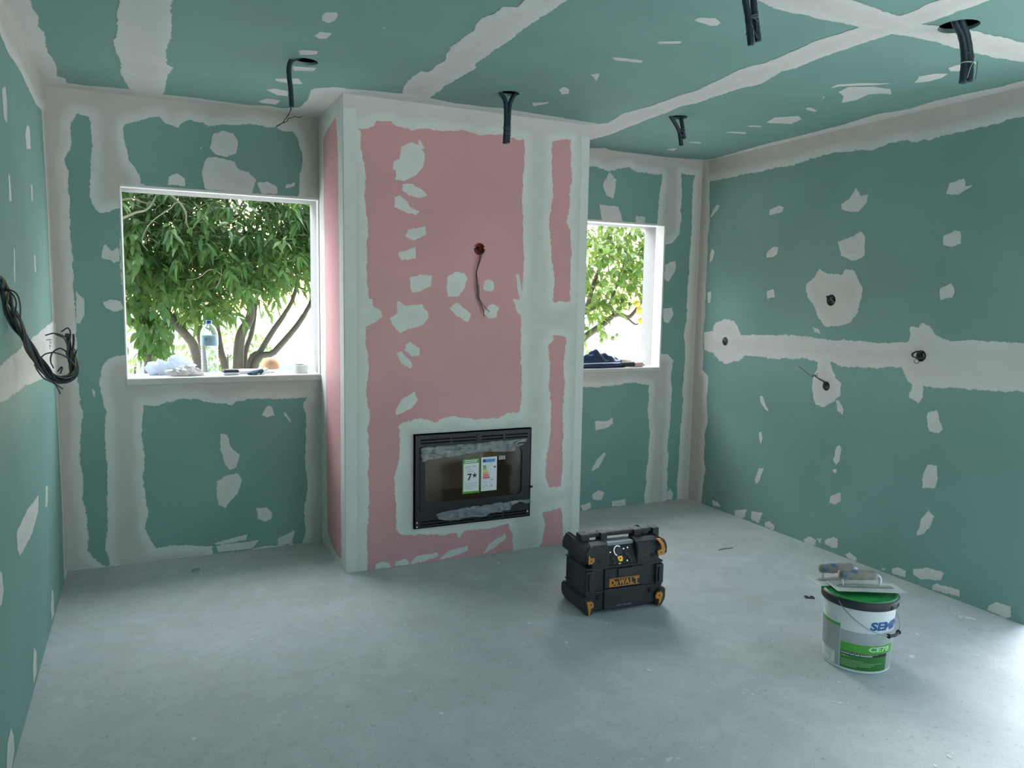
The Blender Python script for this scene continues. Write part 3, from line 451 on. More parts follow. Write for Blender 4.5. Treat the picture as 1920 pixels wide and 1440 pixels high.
def leaf_material(name, a, b_, trans):
    m = bpy.data.materials.new(name); m.use_nodes = True; nt = m.node_tree; nt.nodes.clear(); L = nt.links.new
    out = nt.nodes.new('ShaderNodeOutputMaterial'); g = nt.nodes.new('ShaderNodeNewGeometry')
    n = nt.nodes.new('ShaderNodeTexNoise'); n.inputs['Scale'].default_value = 9; n.inputs['Detail'].default_value = 2
    L(g.outputs['Position'], n.inputs['Vector'])
    mp = nt.nodes.new('ShaderNodeMapRange'); mp.inputs[1].default_value = .3; mp.inputs[2].default_value = .7; L(n.outputs['Fac'], mp.inputs[0])
    mx = nt.nodes.new('ShaderNodeMixRGB'); mx.inputs[1].default_value = (*a, 1); mx.inputs[2].default_value = (*b_, 1); L(mp.outputs[0], mx.inputs[0])
    p = nt.nodes.new('ShaderNodeBsdfPrincipled'); p.inputs['Roughness'].default_value = .27; L(mx.outputs[0], p.inputs['Base Color'])
    t = nt.nodes.new('ShaderNodeBsdfTranslucent'); h = nt.nodes.new('ShaderNodeHueSaturation'); h.inputs['Hue'].default_value = .475; h.inputs['Value'].default_value = 1.9; h.inputs['Saturation'].default_value = 1.1
    L(mx.outputs[0], h.inputs['Color']); L(h.outputs[0], t.inputs['Color'])
    ms = nt.nodes.new('ShaderNodeMixShader'); ms.inputs[0].default_value = trans; L(p.outputs[0], ms.inputs[1]); L(t.outputs[0], ms.inputs[2]); L(ms.outputs[0], out.inputs[0])
    return m
M_leaf = leaf_material('citrus_leaf', (0.052, 0.110, 0.034), (0.105, 0.185, 0.060), .34)
M_leafd = leaf_material('broad_leaf', (0.048, 0.105, 0.028), (0.092, 0.170, 0.045), .36)
M_leafl = leaf_material('lemon_leaf', (0.065, 0.130, 0.030), (0.135, 0.215, 0.055), .42)
M_bark = simple('grey_brown_bark', (0.105, 0.082, 0.066), .9, noise=.35, scale=22, bump=.6)
M_twig = simple('pale_twig', (0.26, 0.22, 0.16), .85, noise=.2, scale=20)

def leaf_mesh(name, length, width, fold, droop, mat):
    """one folded pointed leaf, 8 triangles-ish: midrib along +x"""
    xs = [0.0, 0.28, 0.6, 1.0]; ws = [0.06, 0.92, 0.80, 0.0]
    v = []; f = []
    for x, w in zip(xs, ws):
        z = -droop*length*x*x
        if w == 0: v.append((x*length, 0, z)); continue
        v += [(x*length, -w*width/2, z+fold*w*width/2), (x*length, 0, z), (x*length, w*width/2, z+fold*w*width/2)]
    for k in range(2):
        a = 3*k; f += [(a, a+1, a+4, a+3), (a+1, a+2, a+5, a+4)]
    f += [(6, 7, 9), (7, 8, 9)]
    me = bpy.data.meshes.new(name); me.from_pydata(v, [], f); me.materials.append(mat)
    me.polygons.foreach_set('use_smooth', [True]*len(f))
    return me
def window_view(p):
    """does the line from the eye to p pass one of the two window openings (with a margin)"""
    if p[1] < D: return False
    t = D/p[1]; x = CAM_LOC[0]+(p[0]-CAM_LOC[0])*t; z = CAM_LOC[2]+(p[2]-CAM_LOC[2])*t
    return (W1[0]-.03 < x < W1[1]+.03 and W1[2] < z < W1[3]+.03) or (X1 < x < W2[1] and W2[2] < z < W2[3]+.03)
def leaves(parent, twigs, meshes, count_max=300, size=(.8, 1.15)):
    """twigs: list of (point, direction, n leaves, spread). The 300 that show largest are single parts, the rest one part"""
    mats = []
    for (p, d, n, spread) in twigs:
        d = Vector(d).normalized(); a = d.orthogonal().normalized(); b_ = d.cross(a)
        for k in range(n):
            t = k/max(1, n-1)
            base = Vector(p) + d*spread*t
            ang = k*2.4 + rng.uniform(-.5, .5)
            out = (a*math.cos(ang)+b_*math.sin(ang))*(.9) + d*(.55+.5*t) + Vector((0, 0, -.35-.3*rng.random()))
            out.normalize()
            upv = Vector((rng.uniform(-.5, .5), rng.uniform(-.7, .3), 1)); y = upv.cross(out).normalized(); z = out.cross(y)
            s = rng.uniform(*size)
            M = Matrix(((out.x*s, y.x*s, z.x*s, base.x), (out.y*s, y.y*s, z.y*s, base.y), (out.z*s, y.z*s, z.z*s, base.z), (0, 0, 0, 1)))
            mats.append(M)
    vis = [(m.to_translation()-Vector(CAM_LOC)).length / m.to_scale().x if window_view(m.to_translation()) else 1e3 for m in mats]
    order = np.argsort(vis)
    single = [int(i) for i in order[:count_max] if vis[int(i)] < 1e2]
    ss = set(single)
    for i in single:
        o = bpy.data.objects.new('leaf', meshes[i % len(meshes)]); C.objects.link(o); o.parent = parent; o.matrix_local = mats[i]
    V = []; F = []
    base_v = [np.array([tuple(v.co) for v in me.vertices]) for me in meshes]; base_f = [[tuple(p.vertices) for p in me.polygons] for me in meshes]
    for i, m in enumerate(mats):
        if i in ss: continue
        k = i % len(meshes); A = np.array(m); off = sum(len(x) for x in V)
        V.append(base_v[k] @ A[:3, :3].T + A[:3, 3]); F.append((k, None))
    off = 0; faces = []
    for v, (k, _) in zip(V, F):
        faces += [tuple(q+off for q in f) for f in base_f[k]]; off += len(v)
    me = bpy.data.meshes.new('foliage'); me.from_pydata(np.concatenate(V).tolist(), [], faces); me.materials.append(meshes[0].materials[0])
    me.polygons.foreach_set('use_smooth', [True]*len(faces))
    o = bpy.data.objects.new('foliage', me); C.objects.link(o); o.parent = parent; o['kind'] = 'stuff'
    return len(mats)
def limb(name, pts, r0, r1, mat, parent, seg=8):
    bm = bmesh.new(); add_tube(bm, pts, r0, seg=seg, taper=r1, n=5); return obj(name, bm, mat, parent)
def ellip_twigs(c, r, n, keep, nl=(7, 12), spread=(.12, .3)):
    out = []
    while len(out) < n:
        q = rng.uniform(-1, 1, 3)
        if q @ q > 1: continue
        p = (c[0]+q[0]*r[0], c[1]+q[1]*r[1], c[2]+q[2]*r[2])
        if not keep(p): continue
        d = Vector((q[0]*.9+rng.uniform(-.6, .6), q[1]*.5-.45+rng.uniform(-.6, .6), rng.uniform(-.5, .75)))
        out.append((p, d, int(rng.integers(nl[0], nl[1])), rng.uniform(*spread)))
    return out
def dens(p, s, seed):
    return float(vnoise(np.array([p[0]*s+p[1]*.31*s]), np.array([p[2]*s+p[1]*.17*s]), seed)[0])

# --- many-stemmed citrus tree in front of the left window
tree = thing('orange_tree', 'many-stemmed orange tree with long glossy leaves outside the wide left window', 'tree', (0, 0, 0))
Y = 6.9
stems = [([(.98, Y, GZ-.1), (.86, Y, .5), (.785, Y-.05, 1.0), (.719, Y-.1, 1.138), (.606, Y-.1, 1.273), (.533, Y-.05, 1.48), (.542, Y, 1.779), (.541, Y+.05, 2.147), (.5, Y+.1, 2.6)], .045, .018),
 ([(1.06, Y, GZ-.1), (1.03, Y, .6), (1.012, Y, .884), (.985, Y, .997), (.96, Y+.05, 1.204), (.938, Y+.1, 1.315), (.92, Y+.1, 1.6), (.86, Y+.2, 2.1)], .036, .018),
 ([(1.0, Y+.3, GZ-.1), (.87, Y+.3, .821), (.86, Y+.3, 1.0), (.82, Y+.3, 1.204), (.78, Y+.35, 1.5), (.70, Y+.4, 2.0)], .034, .015),
 ([(1.11, Y, GZ-.1), (1.121, Y, .79), (1.136, Y, 1.072), (1.164, Y, 1.177), (1.213, Y, 1.258), (1.232, Y, 1.353), (1.214, Y, 1.547), (1.182, Y, 1.667), (1.284, Y+.05, 1.853), (1.42, Y+.1, 2.2), (1.5, Y+.1, 2.7)], .048, .02),
 ([(1.15, Y+.1, GZ-.1), (1.182, Y+.1, .812), (1.199, Y+.1, 1.004), (1.245, Y+.1, 1.145), (1.274, Y+.1, 1.308), (1.30, Y+.1, 1.6), (1.25, Y+.2, 2.1)], .026, .014),
 ([(1.17, Y, GZ-.1), (1.204, Y, .80), (1.308, Y, 1.002), (1.413, Y, 1.176), (1.504, Y, 1.31), (1.6, Y, 1.5), (1.72, Y, 2.0)], .030, .016),
 ([(1.20, Y-.05, GZ-.1), (1.239, Y-.05, .81), (1.41, Y-.05, .992), (1.552, Y-.05, 1.153), (1.64, Y-.05, 1.269), (1.733, Y-.05, 1.428), (1.95, Y, 1.8), (2.1, Y, 2.3)], .032, .016)]
for pts, r0, r1 in stems: limb('stem', pts, r0, r1, M_bark, tree)
limb('branch', [(1.182, Y, 1.667), (1.026, Y-.1, 1.71), (.925, Y-.2, 1.838), (.8, Y-.3, 2.05)], .026, .010, M_bark, tree)
limb('branch', [(1.284, Y, 1.853), (1.42, Y-.2, 1.80), (1.55, Y-.3, 1.95), (1.65, Y-.3, 2.2)], .024, .010, M_bark, tree)
for pts, r in (([(.22, 6.0, 1.955), (.293, 6.0, 1.984), (.38, 6.0, 2.029), (.451, 6.0, 2.055), (.50, 6.05, 2.128), (.54, 6.2, 2.24)], .010),
               ([(.58, 6.2, 2.26), (.606, 6.0, 2.172), (.67, 6.0, 2.11), (.703, 6.0, 2.042), (.701, 6.0, 1.986), (.724, 6.0, 1.928)], .008),
               ([(.70, 6.1, 2.12), (.639, 6.0, 2.115), (.60, 6.0, 2.072), (.486, 6.0, 1.981), (.429, 6.0, 1.89), (.417, 6.0, 1.824), (.452, 6.0, 1.771)], .005),
               ([(.25, 6.1, 2.10), (.36, 6.05, 2.13), (.45, 6.1, 2.11), (.56, 6.3, 2.16)], .007),
               ([(.95, 6.1, 1.62), (.86, 6.05, 1.66), (.78, 6.1, 1.60), (.70, 6.2, 1.58)], .004), ([(.94, 6.1, 1.70), (.93, 6.1, 1.60), (.90, 6.15, 1.52)], .004)):
    limb('twig', pts, r, r*.5, M_twig, tree, 6)
def keep1(p):
    low = 1.31 + .10*math.sin(p[0]*5.1) + (.10 if p[0] > 1.25 else 0) - (.06 if p[0] < .8 else 0) + .12*(p[1]-6.9)*0
    if p[2] < low + abs(dens(p, 5, 3))*.18: return False
    g = dens(p, 2.6, 11)
    if g > .62 and p[1] > 6.3: return False
    if p[2] > 2.05 and .95 < p[0]*6.4/p[1] < 1.08 and rng.random() < .75: return False
    return True
n_t = 0
mesh1 = [leaf_mesh('leaf', .125, .034, .35, .22, M_leaf), leaf_mesh('leaf', .105, .036, .45, .32, M_leaf), leaf_mesh('leaf', .14, .032, .25, .15, M_leaf)]
n_t += leaves(tree, ellip_twigs((.95, 7.0, 2.05), (1.75, 0.95, 0.85), 2600, keep1), mesh1)
M_gfruit = simple('green_citrus', (.17, .26, .05), .45, noise=.15, scale=30); M_yfruit = simple('yellow_lemon', (.72, .50, .06), .45, noise=.1, scale=30)
def fruit(parent, p, r, mat):
    bm = bmesh.new(); add_lathe(bm, [(r*math.sin(t)*(1 if t < 2.2 else .96), -r*1.08*math.cos(t)) for t in np.linspace(.08, math.pi-.08, 10)], 14, p)
    return obj('fruit', bm, mat, parent, smooth=True)
fruit(tree, (.868, 6.45, 1.372), .032, M_gfruit); fruit(tree, (.735, 6.5, 1.245), .030, M_gfruit); fruit(tree, (1.36, 6.5, 1.62), .028, M_gfruit)

# --- broad-leaved tree at the left edge of the window
tree2 = thing('persimmon_tree', 'tree with broad hanging leaves and bent pale trunk outside the wide window', 'tree', (0, 0, 0))
limb('trunk', [(.445, 6.2, GZ-.1), (.438, 6.2, .5), (.43, 6.2, .909), (.432, 6.2, .987), (.426, 6.2, 1.119), (.407, 6.2, 1.201), (.35, 6.2, 1.263), (.26, 6.2, 1.295), (.10, 6.25, 1.36), (-.15, 6.3, 1.6)], .034, .026, M_bark, tree2)
limb('branch', [(.36, 6.2, 1.26), (.383, 6.2, 1.32), (.38, 6.2, 1.439), (.367, 6.2, 1.553), (.40, 6.3, 1.9)], .022, .012, M_bark, tree2)
limb('branch', [(.435, 6.2, .97), (.47, 6.2, 1.01), (.50, 6.22, 1.06)], .012, .006, M_bark, tree2, 6)
tw2 = []
for k in range(46):
    p = (rng.uniform(.38, .60), rng.uniform(6.0, 6.4), rng.uniform(1.12, 1.44)); tw2.append((p, (rng.uniform(-.3, .3), rng.uniform(-.4, .2), -1), 5, .12))
for k in range(120):
    p = (rng.uniform(-.6, .42), rng.uniform(6.0, 6.7), rng.uniform(1.38, 2.0)); tw2.append((p, (rng.uniform(-.5, .5), rng.uniform(-.6, .2), -.6), 7, .16))
for k in range(10):
    p = (rng.uniform(.18, .27), rng.uniform(6.0, 6.2), rng.uniform(1.10, 1.22)); tw2.append((p, (rng.uniform(-.3, .3), rng.uniform(-.4, .2), -1), 3, .08))
leaves(tree2, tw2, [leaf_mesh('leaf', .095, .046, .2, .25, M_leafd), leaf_mesh('leaf', .085, .05, .3, .35, M_leafd)])

# --- lemon tree outside the right window
tree3 = thing('lemon_tree', 'lemon tree with yellow and green fruit outside the narrow right window', 'tree', (0, 0, 0))
Y = 7.5
limb('trunk', [(4.50, Y, GZ-.1), (4.55, Y, .4), (4.717, Y, .876), (4.878, Y, 1.055), (5.008, Y, 1.145), (5.14, Y, 1.223), (5.266, Y, 1.315), (5.36, Y, 1.33), (5.471, Y, 1.30), (5.563, Y, 1.373), (5.683, Y, 1.535), (5.9, Y, 1.85)], .050, .016, M_bark, tree3)
limb('branch', [(4.45, Y+.1, 1.2), (4.637, Y, 1.263), (4.882, Y, 1.342), (4.999, Y, 1.403), (5.154, Y, 1.435), (5.227, Y, 1.39), (5.28, Y, 1.33)], .030, .018, M_bark, tree3)
limb('branch', [(5.40, Y, 1.32), (5.471, Y-.02, 1.27), (5.555, Y-.05, 1.218), (5.656, Y-.05, 1.305), (5.9, Y, 1.42)], .013, .008, M_bark, tree3, 6)
limb('branch', [(4.9, Y, 1.36), (5.0, Y, 1.7), (5.15, Y, 2.1), (5.2, Y, 2.6)], .030, .012, M_bark, tree3)
limb('branch', [(5.2, Y, 1.43), (5.42, Y+.1, 1.8), (5.5, Y+.1, 2.2)], .020, .010, M_bark, tree3)
def keep3(p):
    lo = 1.50 if p[0] > 5.15 else 1.30
    if p[2] < lo+.1*dens(p, 6, 5): return p[0] < 5.0 and p[2] > .92 and rng.random() < .75 and p[0] > 4.55
    if dens(p, 3.4, 21) > .50: return False
    return True
leaves(tree3, ellip_twigs((5.2, 7.65, 1.78), (1.5, .6, .80), 600, keep3, (5, 9), (.1, .22)),
       [leaf_mesh('leaf', .115, .052, .25, .2, M_leafl), leaf_mesh('leaf', .135, .058, .3, .3, M_leafl), leaf_mesh('leaf', .095, .046, .2, .1, M_leafl)])
for k, (x, z) in enumerate([(5.47, 1.376), (5.489, 1.262), (5.43, 1.454), (5.228, 1.682), (5.501, 1.647), (4.984, 1.687), (5.19, 1.385), (5.095, 1.485), (4.97, 1.094), (5.118, 1.07), (5.173, 1.105), (4.972, 1.041)]):
    fruit(tree3, (x, 7.27, z), (.042, .040, .036, .042, .034, .034, .036, .034, .027, .026, .02, .025)[k], M_yfruit if k < 3 else M_gfruit)

# --- pale hedge and low white wall further off
def shrub(name, label, c, r, n, mesh, seedv):
    t = thing(name, label, 'shrub', (0, 0, 0))
    limb('stem', [(c[0], c[1], GZ-.05), (c[0]+.03, c[1], c[2])], .03, .015, M_bark, t, 6)
    limb('stem', [(c[0]+.1, c[1], GZ-.05), (c[0]+.2, c[1]+.05, c[2]+.1)], .025, .012, M_bark, t, 6)
    leaves(t, ellip_twigs(c, r, n, lambda p: p[2] > GZ, (5, 9), (.1, .25)), mesh, 60)
shrub('garden_shrub', 'pale green shrub low beyond the trunk at the far left of the wide window', (.10, 10.0, .55), (.9, .5, .75), 130, [leaf_mesh('leaf', .09, .045, .2, .2, M_leafl)], 3)
shrub('garden_shrub', 'small pale shrub seen behind the water bottle and tree stems', (1.65, 14.0, .45), (.7, .5, .6), 110, [leaf_mesh('leaf', .11, .05, .2, .2, M_leafl)], 4)
M_wallw = simple('white_garden_wall', (.80, .80, .77), .9, noise=.05, scale=4)
bm = bmesh.new(); add_box(bm, (-8, 19.0, GZ-.1), (22, 19.2, .95), .01); gw = tag(obj('garden_wall', bm, M_wallw), 'low white garden wall far across the pale ground', 'wall')
obj('coping', box_bm((-8.05, 18.94, .95), (22.05, 19.26, 1.02), .01), M_wallw, gw)
M_picket = simple('pale_picket_paint', (.70, .70, .68), .8, noise=.08, scale=12)
fence = thing('picket_fence', 'short pale picket fence just outside the wide left window, behind the white tape roll', 'fence', (0, 5.6, GZ))
for k in range(5):
    x = 1.205+.098*k; h = (.99, .985, 1.03, 1.04, .99)[k]-GZ; w = .036
    bm = bmesh.new(); add_prism(bm, [(x-w/2, -.02), (x+w/2, -.02), (x+w/2, h-.05), (x, h), (x-w/2, h-.05)], 'y', -.009, .009); obj('picket', bm, M_picket, fence)
for z in (.4, 1.1): obj('rail', box_bm((1.15, .01, z), (1.65, .035, z+.06), .004), M_picket, fence)

# ------------------------------------------------------------------ window linings, sills, corner beads
def pbox(name, a, b, mat, parent, bevel=.002, **kw): return obj(name, box_bm(a, b, bevel, 1), mat, parent, **kw)
M_sill = simple('unpainted_sill_board', (.60, .60, .57), .85, noise=.10, scale=18, bump=.2)
win1 = thing('window_1', 'wide window opening with white lining', 'window'); win2 = thing('window_2', 'narrow window opening', 'window')
for o in (win1, win2):
    del o['label']; del o['category']; o['kind'] = S
def lining(parent, r, left, right, split):
    x0, x1, z0, z1 = r; t = .012; f = D-.003; bk = D+WT
    ys = ((f, D+split, M_white, ''), (D+split, bk, M_render, '_render'))
    for a, b_, m, n in ys:
        pbox('lintel'+n, (x0, a, z1-t), (x1, b_, z1+.0015), m, parent)
        if left: pbox('jamb'+n, (x0-.0015, a, z0), (x0+t*.5, b_, z1), m, parent)
        if right: pbox('jamb'+n, (x1-t, a, z0), (x1+.0015, b_, z1), m, parent)
lining(win1, W1, True, True, .05); lining(win2, W2, False, True, .10)
pbox('sill', (W1[0]-.002, D-.014, W1[2]-.036), (W1[1]-.001, D+WT+.02, W1[2]+.001), M_sill, win1, .004)
pbox('sill', (X1+.001, D-.012, W2[2]-.028), (W2[1]+.002, D+WT+.02, W2[2]+.001), M_sill, win2, .004)
M_bead = filler_mat('bead_filler', GREEN, 0.0)
def bead(x0, x1):
    bm = bmesh.new(); add_box(bm, (x0, CF-.0022, .002), (x1, CF-.0002, H-.07), .0008, 1); return bm
M_beadw = simple('filled_corner_bead', (.69, .69, .66), .85, noise=.05, scale=9)
obj('corner_bead', bead(X0+.0005, X0+.066), M_beadw, wall_chimney); obj('corner_bead', bead(X1-.054, X1-.0005), M_beadw, wall_chimney)
obj('corner_bead', box_bm((X0-.0018, CF+.0, .002), (X0-.0002, CF+.05, H-.02), .0006, 1), M_beadw, wall_chimney)

# ------------------------------------------------------------------ small helpers for print
def text_mesh(s, w, h, bold=.0, shear=0.0, extrude=.0004):
    """letters as a mesh in the xz plane, fitted to width w and height h, lower left corner at 0"""
    cu = bpy.data.curves.new('t', 'FONT'); cu.body = s; cu.size = 1.0; cu.offset = bold; cu.shear = shear; cu.extrude = 0.0; cu.resolution_u = 3
    o = bpy.data.objects.new('t', cu); C.objects.link(o)
    dg = bpy.context.evaluated_depsgraph_get(); me = bpy.data.meshes.new_from_object(o.evaluated_get(dg))
    bpy.data.objects.remove(o); bpy.data.curves.remove(cu)
    n = len(me.vertices); co = np.empty(n*3); me.vertices.foreach_get('co', co); co = co.reshape(-1, 3)
    lo, hi = co.min(0), co.max(0); k = (co-lo)/np.maximum(hi-lo, 1e-9)
    me.vertices.foreach_set('co', np.stack([k[:,0]*w, np.zeros(n), k[:,1]*h], 1).ravel()); me.materials.clear()
    return me
def move_mesh(me, fn):
    n = len(me.vertices); co = np.empty(n*3); me.vertices.foreach_get('co', co); co = co.reshape(-1, 3)
    me.vertices.foreach_set('co', np.array([fn(*c) for c in co]).ravel()); me.update(); return me
def plate(bm, x0, x1, z0, z1, y, t=.0004): add_box(bm, (x0, y-t, z0), (x1, y, z1))
black = simple('black_plastic', (.022, .025, .030), .5, noise=.25, scale=18)
black2 = simple('black_rubber', (.030, .033, .038), .62, noise=.2, scale=25)
white_print = simple('white_print', (.80, .80, .80), .6); dark_print = simple('dark_print', (.03, .03, .035), .6); grey_print = simple('grey_print', (.40, .41, .42), .6)

# ------------------------------------------------------------------ fireplace insert
fw, fh = FP[1]-FP[0], FP[3]-FP[2]
fire = thing('fireplace_insert', 'black steel fireplace insert with glass door and stickers, set in the pink chimney wall', 'fireplace', (FP[0], CF, FP[2]))
M_iron = simple('matt_black_steel', (.020, .023, .030), .42, metal=.35, noise=.2, scale=35)
M_slot = simple('vent_dark', (.004, .004, .005), .8)
M_brick = simple('vermiculite_lining', (.52, .42, .32), .9, noise=.18, scale=14, bump=.3)
# casing: frame with an opening, vents cut above and below
vents = []
for (u0, u1) in ((.05, .29), (.305, .505), (.555, .745), (.765, .965)):
    for v in (.055, .088): vents.append((u0*fw, u1*fw, fh*(1-v)-.008, fh*(1-v)))
    for v in (.925, .955): vents.append((u0*fw, u1*fw, fh*(1-v)-.008, fh*(1-v)))
bm = panel((0, fw, 0, fh), vents+[(.045*fw, .955*fw, .205*fh, .868*fh)], [], lambda u, v, h: (u, -.020+h, v), .018)
obj('casing', bm, M_iron, fire)
bm = bmesh.new(); add_box(bm, (0, -.020, 0), (.006, .012, fh)); add_box(bm, (fw-.006, -.020, 0), (fw, .012, fh)); add_box(bm, (0, -.020, fh-.006), (fw, .012, fh)); add_box(bm, (0, -.020, 0), (fw, .012, .006))
obj('flange', bm, M_iron, fire)
obj('vent_backing', box_bm((.02, -.004, .01), (fw-.02, .0, .2*fh)), M_slot, fire); obj('vent_backing', box_bm((.02, -.004, .875*fh), (fw-.02, .0, fh-.01)), M_slot, fire)
obj('vent_divider', box_bm((.515*fw, -.024, .885*fh), (.545*fw, -.018, .965*fh), .002), M_iron, fire)
# firebox behind the glass
bm = bmesh.new(); a0, a1, z0, z1, dp = .05*fw, .95*fw, .215*fh, .86*fh, .34
v = [bm.verts.new(p) for p in ((a0, .005, z0), (a1, .005, z0), (a1, .005, z1), (a0, .005, z1), (a0+.06, dp, z0), (a1-.06, dp, z0), (a1-.06, dp, z1), (a0+.06, dp, z1))]
for f in ((4,5,6,7), (0,4,7,3), (1,2,6,5), (0,1,5,4), (3,7,6,2)): bm.faces.new([v[i] for i in f])
obj('firebox', bm, M_brick, fire)
# door: frame with rounded glass opening
dx0, dx1, dz0, dz1 = .045*fw, .955*fw, .205*fh, .868*fh
def rounded(x0, x1, z0, z1, r, n=6, bow=.0):
    pts = []
    for cx_, cz_, a in ((x1-r, z1-r, 0), (x0+r, z1-r, 90), (x0+r, z0+r, 180), (x1-r, z0+r, 270)):
        for k in range(n+1):
            t = math.radians(a+90*k/n); pts.append((cx_+r*math.cos(t), cz_+r*math.sin(t)))
    return pts
inner = rounded(.085*fw, .915*fw, .265*fh, .795*fh, .035)
outer = []
for (x, z) in inner:                                      # project each inner point to the door's rectangle
    cx_, cz_ = (dx0+dx1)/2, (dz0+dz1)/2; ax, az = (x-cx_)/(dx1-dx0)*2, (z-cz_)/(dz1-dz0)*2; s = max(abs(ax), abs(az)); outer.append((cx_+ax/s*(dx1-dx0)/2, cz_+az/s*(dz1-dz0)/2))
bm = bmesh.new(); n = len(inner); rings = []
for (pts, y) in ((outer, -.012), (outer, -.026), (inner, -.026), (inner, -.014)): rings.append([bm.verts.new((x, y, z)) for x, z in pts])
for k in range(3):
    for i in range(n): bm.faces.new((rings[k][i], rings[k][(i+1)%n], rings[k+1][(i+1)%n], rings[k+1][i]))
bmesh.ops.recalc_face_normals(bm, faces=bm.faces[:]); door = obj('door', bm, M_iron, fire)
m, nt, b = new_mat('smoked_glass'); nt.nodes.clear(); L = nt.links.new
o_ = nt.nodes.new('ShaderNodeOutputMaterial'); tr = nt.nodes.new('ShaderNodeBsdfTransparent'); tr.inputs[0].default_value = (.86, .84, .82, 1); gl = nt.nodes.new('ShaderNodeBsdfGlossy'); gl.inputs['Roughness'].default_value = .06; gl.inputs[0].default_value = (.8, .8, .8, 1)
fr = nt.nodes.new('ShaderNodeFresnel'); fr.inputs[0].default_value = 1.5; mx = nt.nodes.new('ShaderNodeMixShader'); L(fr.outputs[0], mx.inputs[0]); L(tr.outputs[0], mx.inputs[1]); L(gl.outputs[0], mx.inputs[2]); L(mx.outputs[0], o_.inputs[0]); M_glass = m
obj('glass_pane', box_bm((.08*fw, -.017, .26*fh), (.92*fw, -.014, .80*fh)), M_glass, door)
bm = bmesh.new(); add_tube(bm, [(fw-.008, -.02, .335*fh), (fw+.012, -.026, .335*fh)], .007, seg=10, smooth=False); obj('latch_knob', bm, black, door)
bm = bmesh.new(); add_tube(bm, [(.86*fw, -.03, .80*fh), (.875*fw, -.034, .84*fh), (.95*fw, -.034, .838*fh)], .004, seg=8); obj('door_hook', bm, black, door)
for (x, z) in ((.022*fw, .065*fh), (.022*fw, .02*fh), (.975*fw, .06*fh)):
    bm = bmesh.new(); add_tube(bm, [(x, -.018, z), (x, -.023, z)], .005, seg=10, smooth=False); obj('screw', bm, simple('zinc_screw', (.6, .6, .6), .35, metal=.8), fire)
# crumpled protective film
m, nt, b = new_mat('clear_film'); nt.nodes.clear(); L = nt.links.new
o_ = nt.nodes.new('ShaderNodeOutputMaterial'); tr = nt.nodes.new('ShaderNodeBsdfTransparent'); df = nt.nodes.new('ShaderNodeBsdfPrincipled'); df.inputs['Base Color'].default_value = (.40, .43, .45, 1); df.inputs['Roughness'].default_value = .16; df.inputs['Specular IOR Level'].default_value = .9
mx = nt.nodes.new('ShaderNodeMixShader'); mx.inputs[0].default_value = .50; L(tr.outputs[0], mx.inputs[1]); L(df.outputs[0], mx.inputs[2]); L(mx.outputs[0], o_.inputs[0]); M_film = m
def film_sheet(name, poly, step, seedv, parent):
    def place(u, v, h):
        d = fbm(np.array([u]), np.array([v]), seedv, (25, 60, 130), (1, .7, .4))[0]
        return (u*fw, -.030-.0048*(d+1)-(.006 if d > .6 else 0), v*fh)
    return film(name, lambda U, V: sdf_poly(U, V, poly)+0*U, (0, 1.01, 0, 1), step, place, M_film, parent, rag=.006, seed=seedv)
film_sheet('protective_film', [(.045,.865),(.95,.885),(.945,.83),(.86,.80),(.835,.755),(.50,.775),(.27,.745),(.10,.735),(.05,.715)], .011, 31, fire)
film_sheet('protective_film', [(.16,.155),(.48,.19),(1.0,.20),(.99,.165),(.945,.16),(.90,.185),(.82,.16),(.81,.105),(.64,.09),(.58,.06),(.45,.075),(.36,.055),(.26,.07),(.20,.08)], .011, 37, fire)
# stickers
gx0, gx1, gz0, gz1 = .398*fw, .545*fw, .325*fh, .705*fh; yS = -.0172
st = obj('star_rating_label', box_bm((gx0, yS-.0006, gz0), (gx1, yS, gz1)), simple('label_green', (.105, .33, .035), .5), fire, label='green and white star rating sticker')
obj('white_panel', box_bm((gx0+.006, yS-.0011, gz0+.012), (gx1-.006, yS-.0007, gz1-.028)), white_print, st)
me = move_mesh(text_mesh('7', .028, .040, .03), lambda x, y, z: (gx0+.030+x, yS-.0016, gz0+.075+z)); obj('numeral', me, dark_print, st)
bm = bmesh.new(); pts = [(.018*(1 if k % 2 == 0 else .42)*math.sin(k*math.pi/5), .018*(1 if k % 2 == 0 else .42)*math.cos(k*math.pi/5)) for k in range(10)]
bm.faces.new([bm.verts.new((gx0+.074+x, yS-.0016, gz0+.103+z)) for x, z in pts]); obj('star', bm, dark_print, st)
bm = bmesh.new()
for k in range(2): plate(bm, gx0+.012, gx1-.012-.004*k, gz1-.013-.010*k, gz1-.008-.010*k, yS-.0008)
obj('heading', bm, white_print, st)
bm = bmesh.new()
for (a, b_, z, h) in ((.016, .050, .155, .003), (.058, .085, .157, .003), (.012, .050, .147, .003), (.058, .086, .150, .002), (.026, .072, .136, .002), (.030, .072, .124, .003), (.014, .090, .058, .0025), (.014, .088, .050, .002), (.014, .086, .042, .002), (.014, .090, .034, .002), (.018, .07, .026, .002)): plate(bm, gx0+a, gx0+b_, gz0+z, gz0+z+h, yS-.0012)
obj('small_print', bm, grey_print, st)
ex0, ex1, ez0, ez1 = .557*fw, .695*fw, .335*fh, .707*fh
el = obj('energy_label', box_bm((ex0, yS-.0006, ez0), (ex1, yS, ez1), .0), simple('label_white', (.74, .77, .80), .55), fire, label='white energy rating sticker with coloured bars')
obj('blue_heading', box_bm((ex0+.010, yS-.0010, ez1-.030), (ex1-.012, yS-.0007, ez1-.012)), simple('label_blue', (.10, .30, .55), .5), el)
obj('flag_square', box_bm((ex0+.012, yS-.0014, ez1-.029), (ex0+.028, yS-.0011, ez1-.013)), simple('flag_blue', (.02, .06, .30), .5), el)
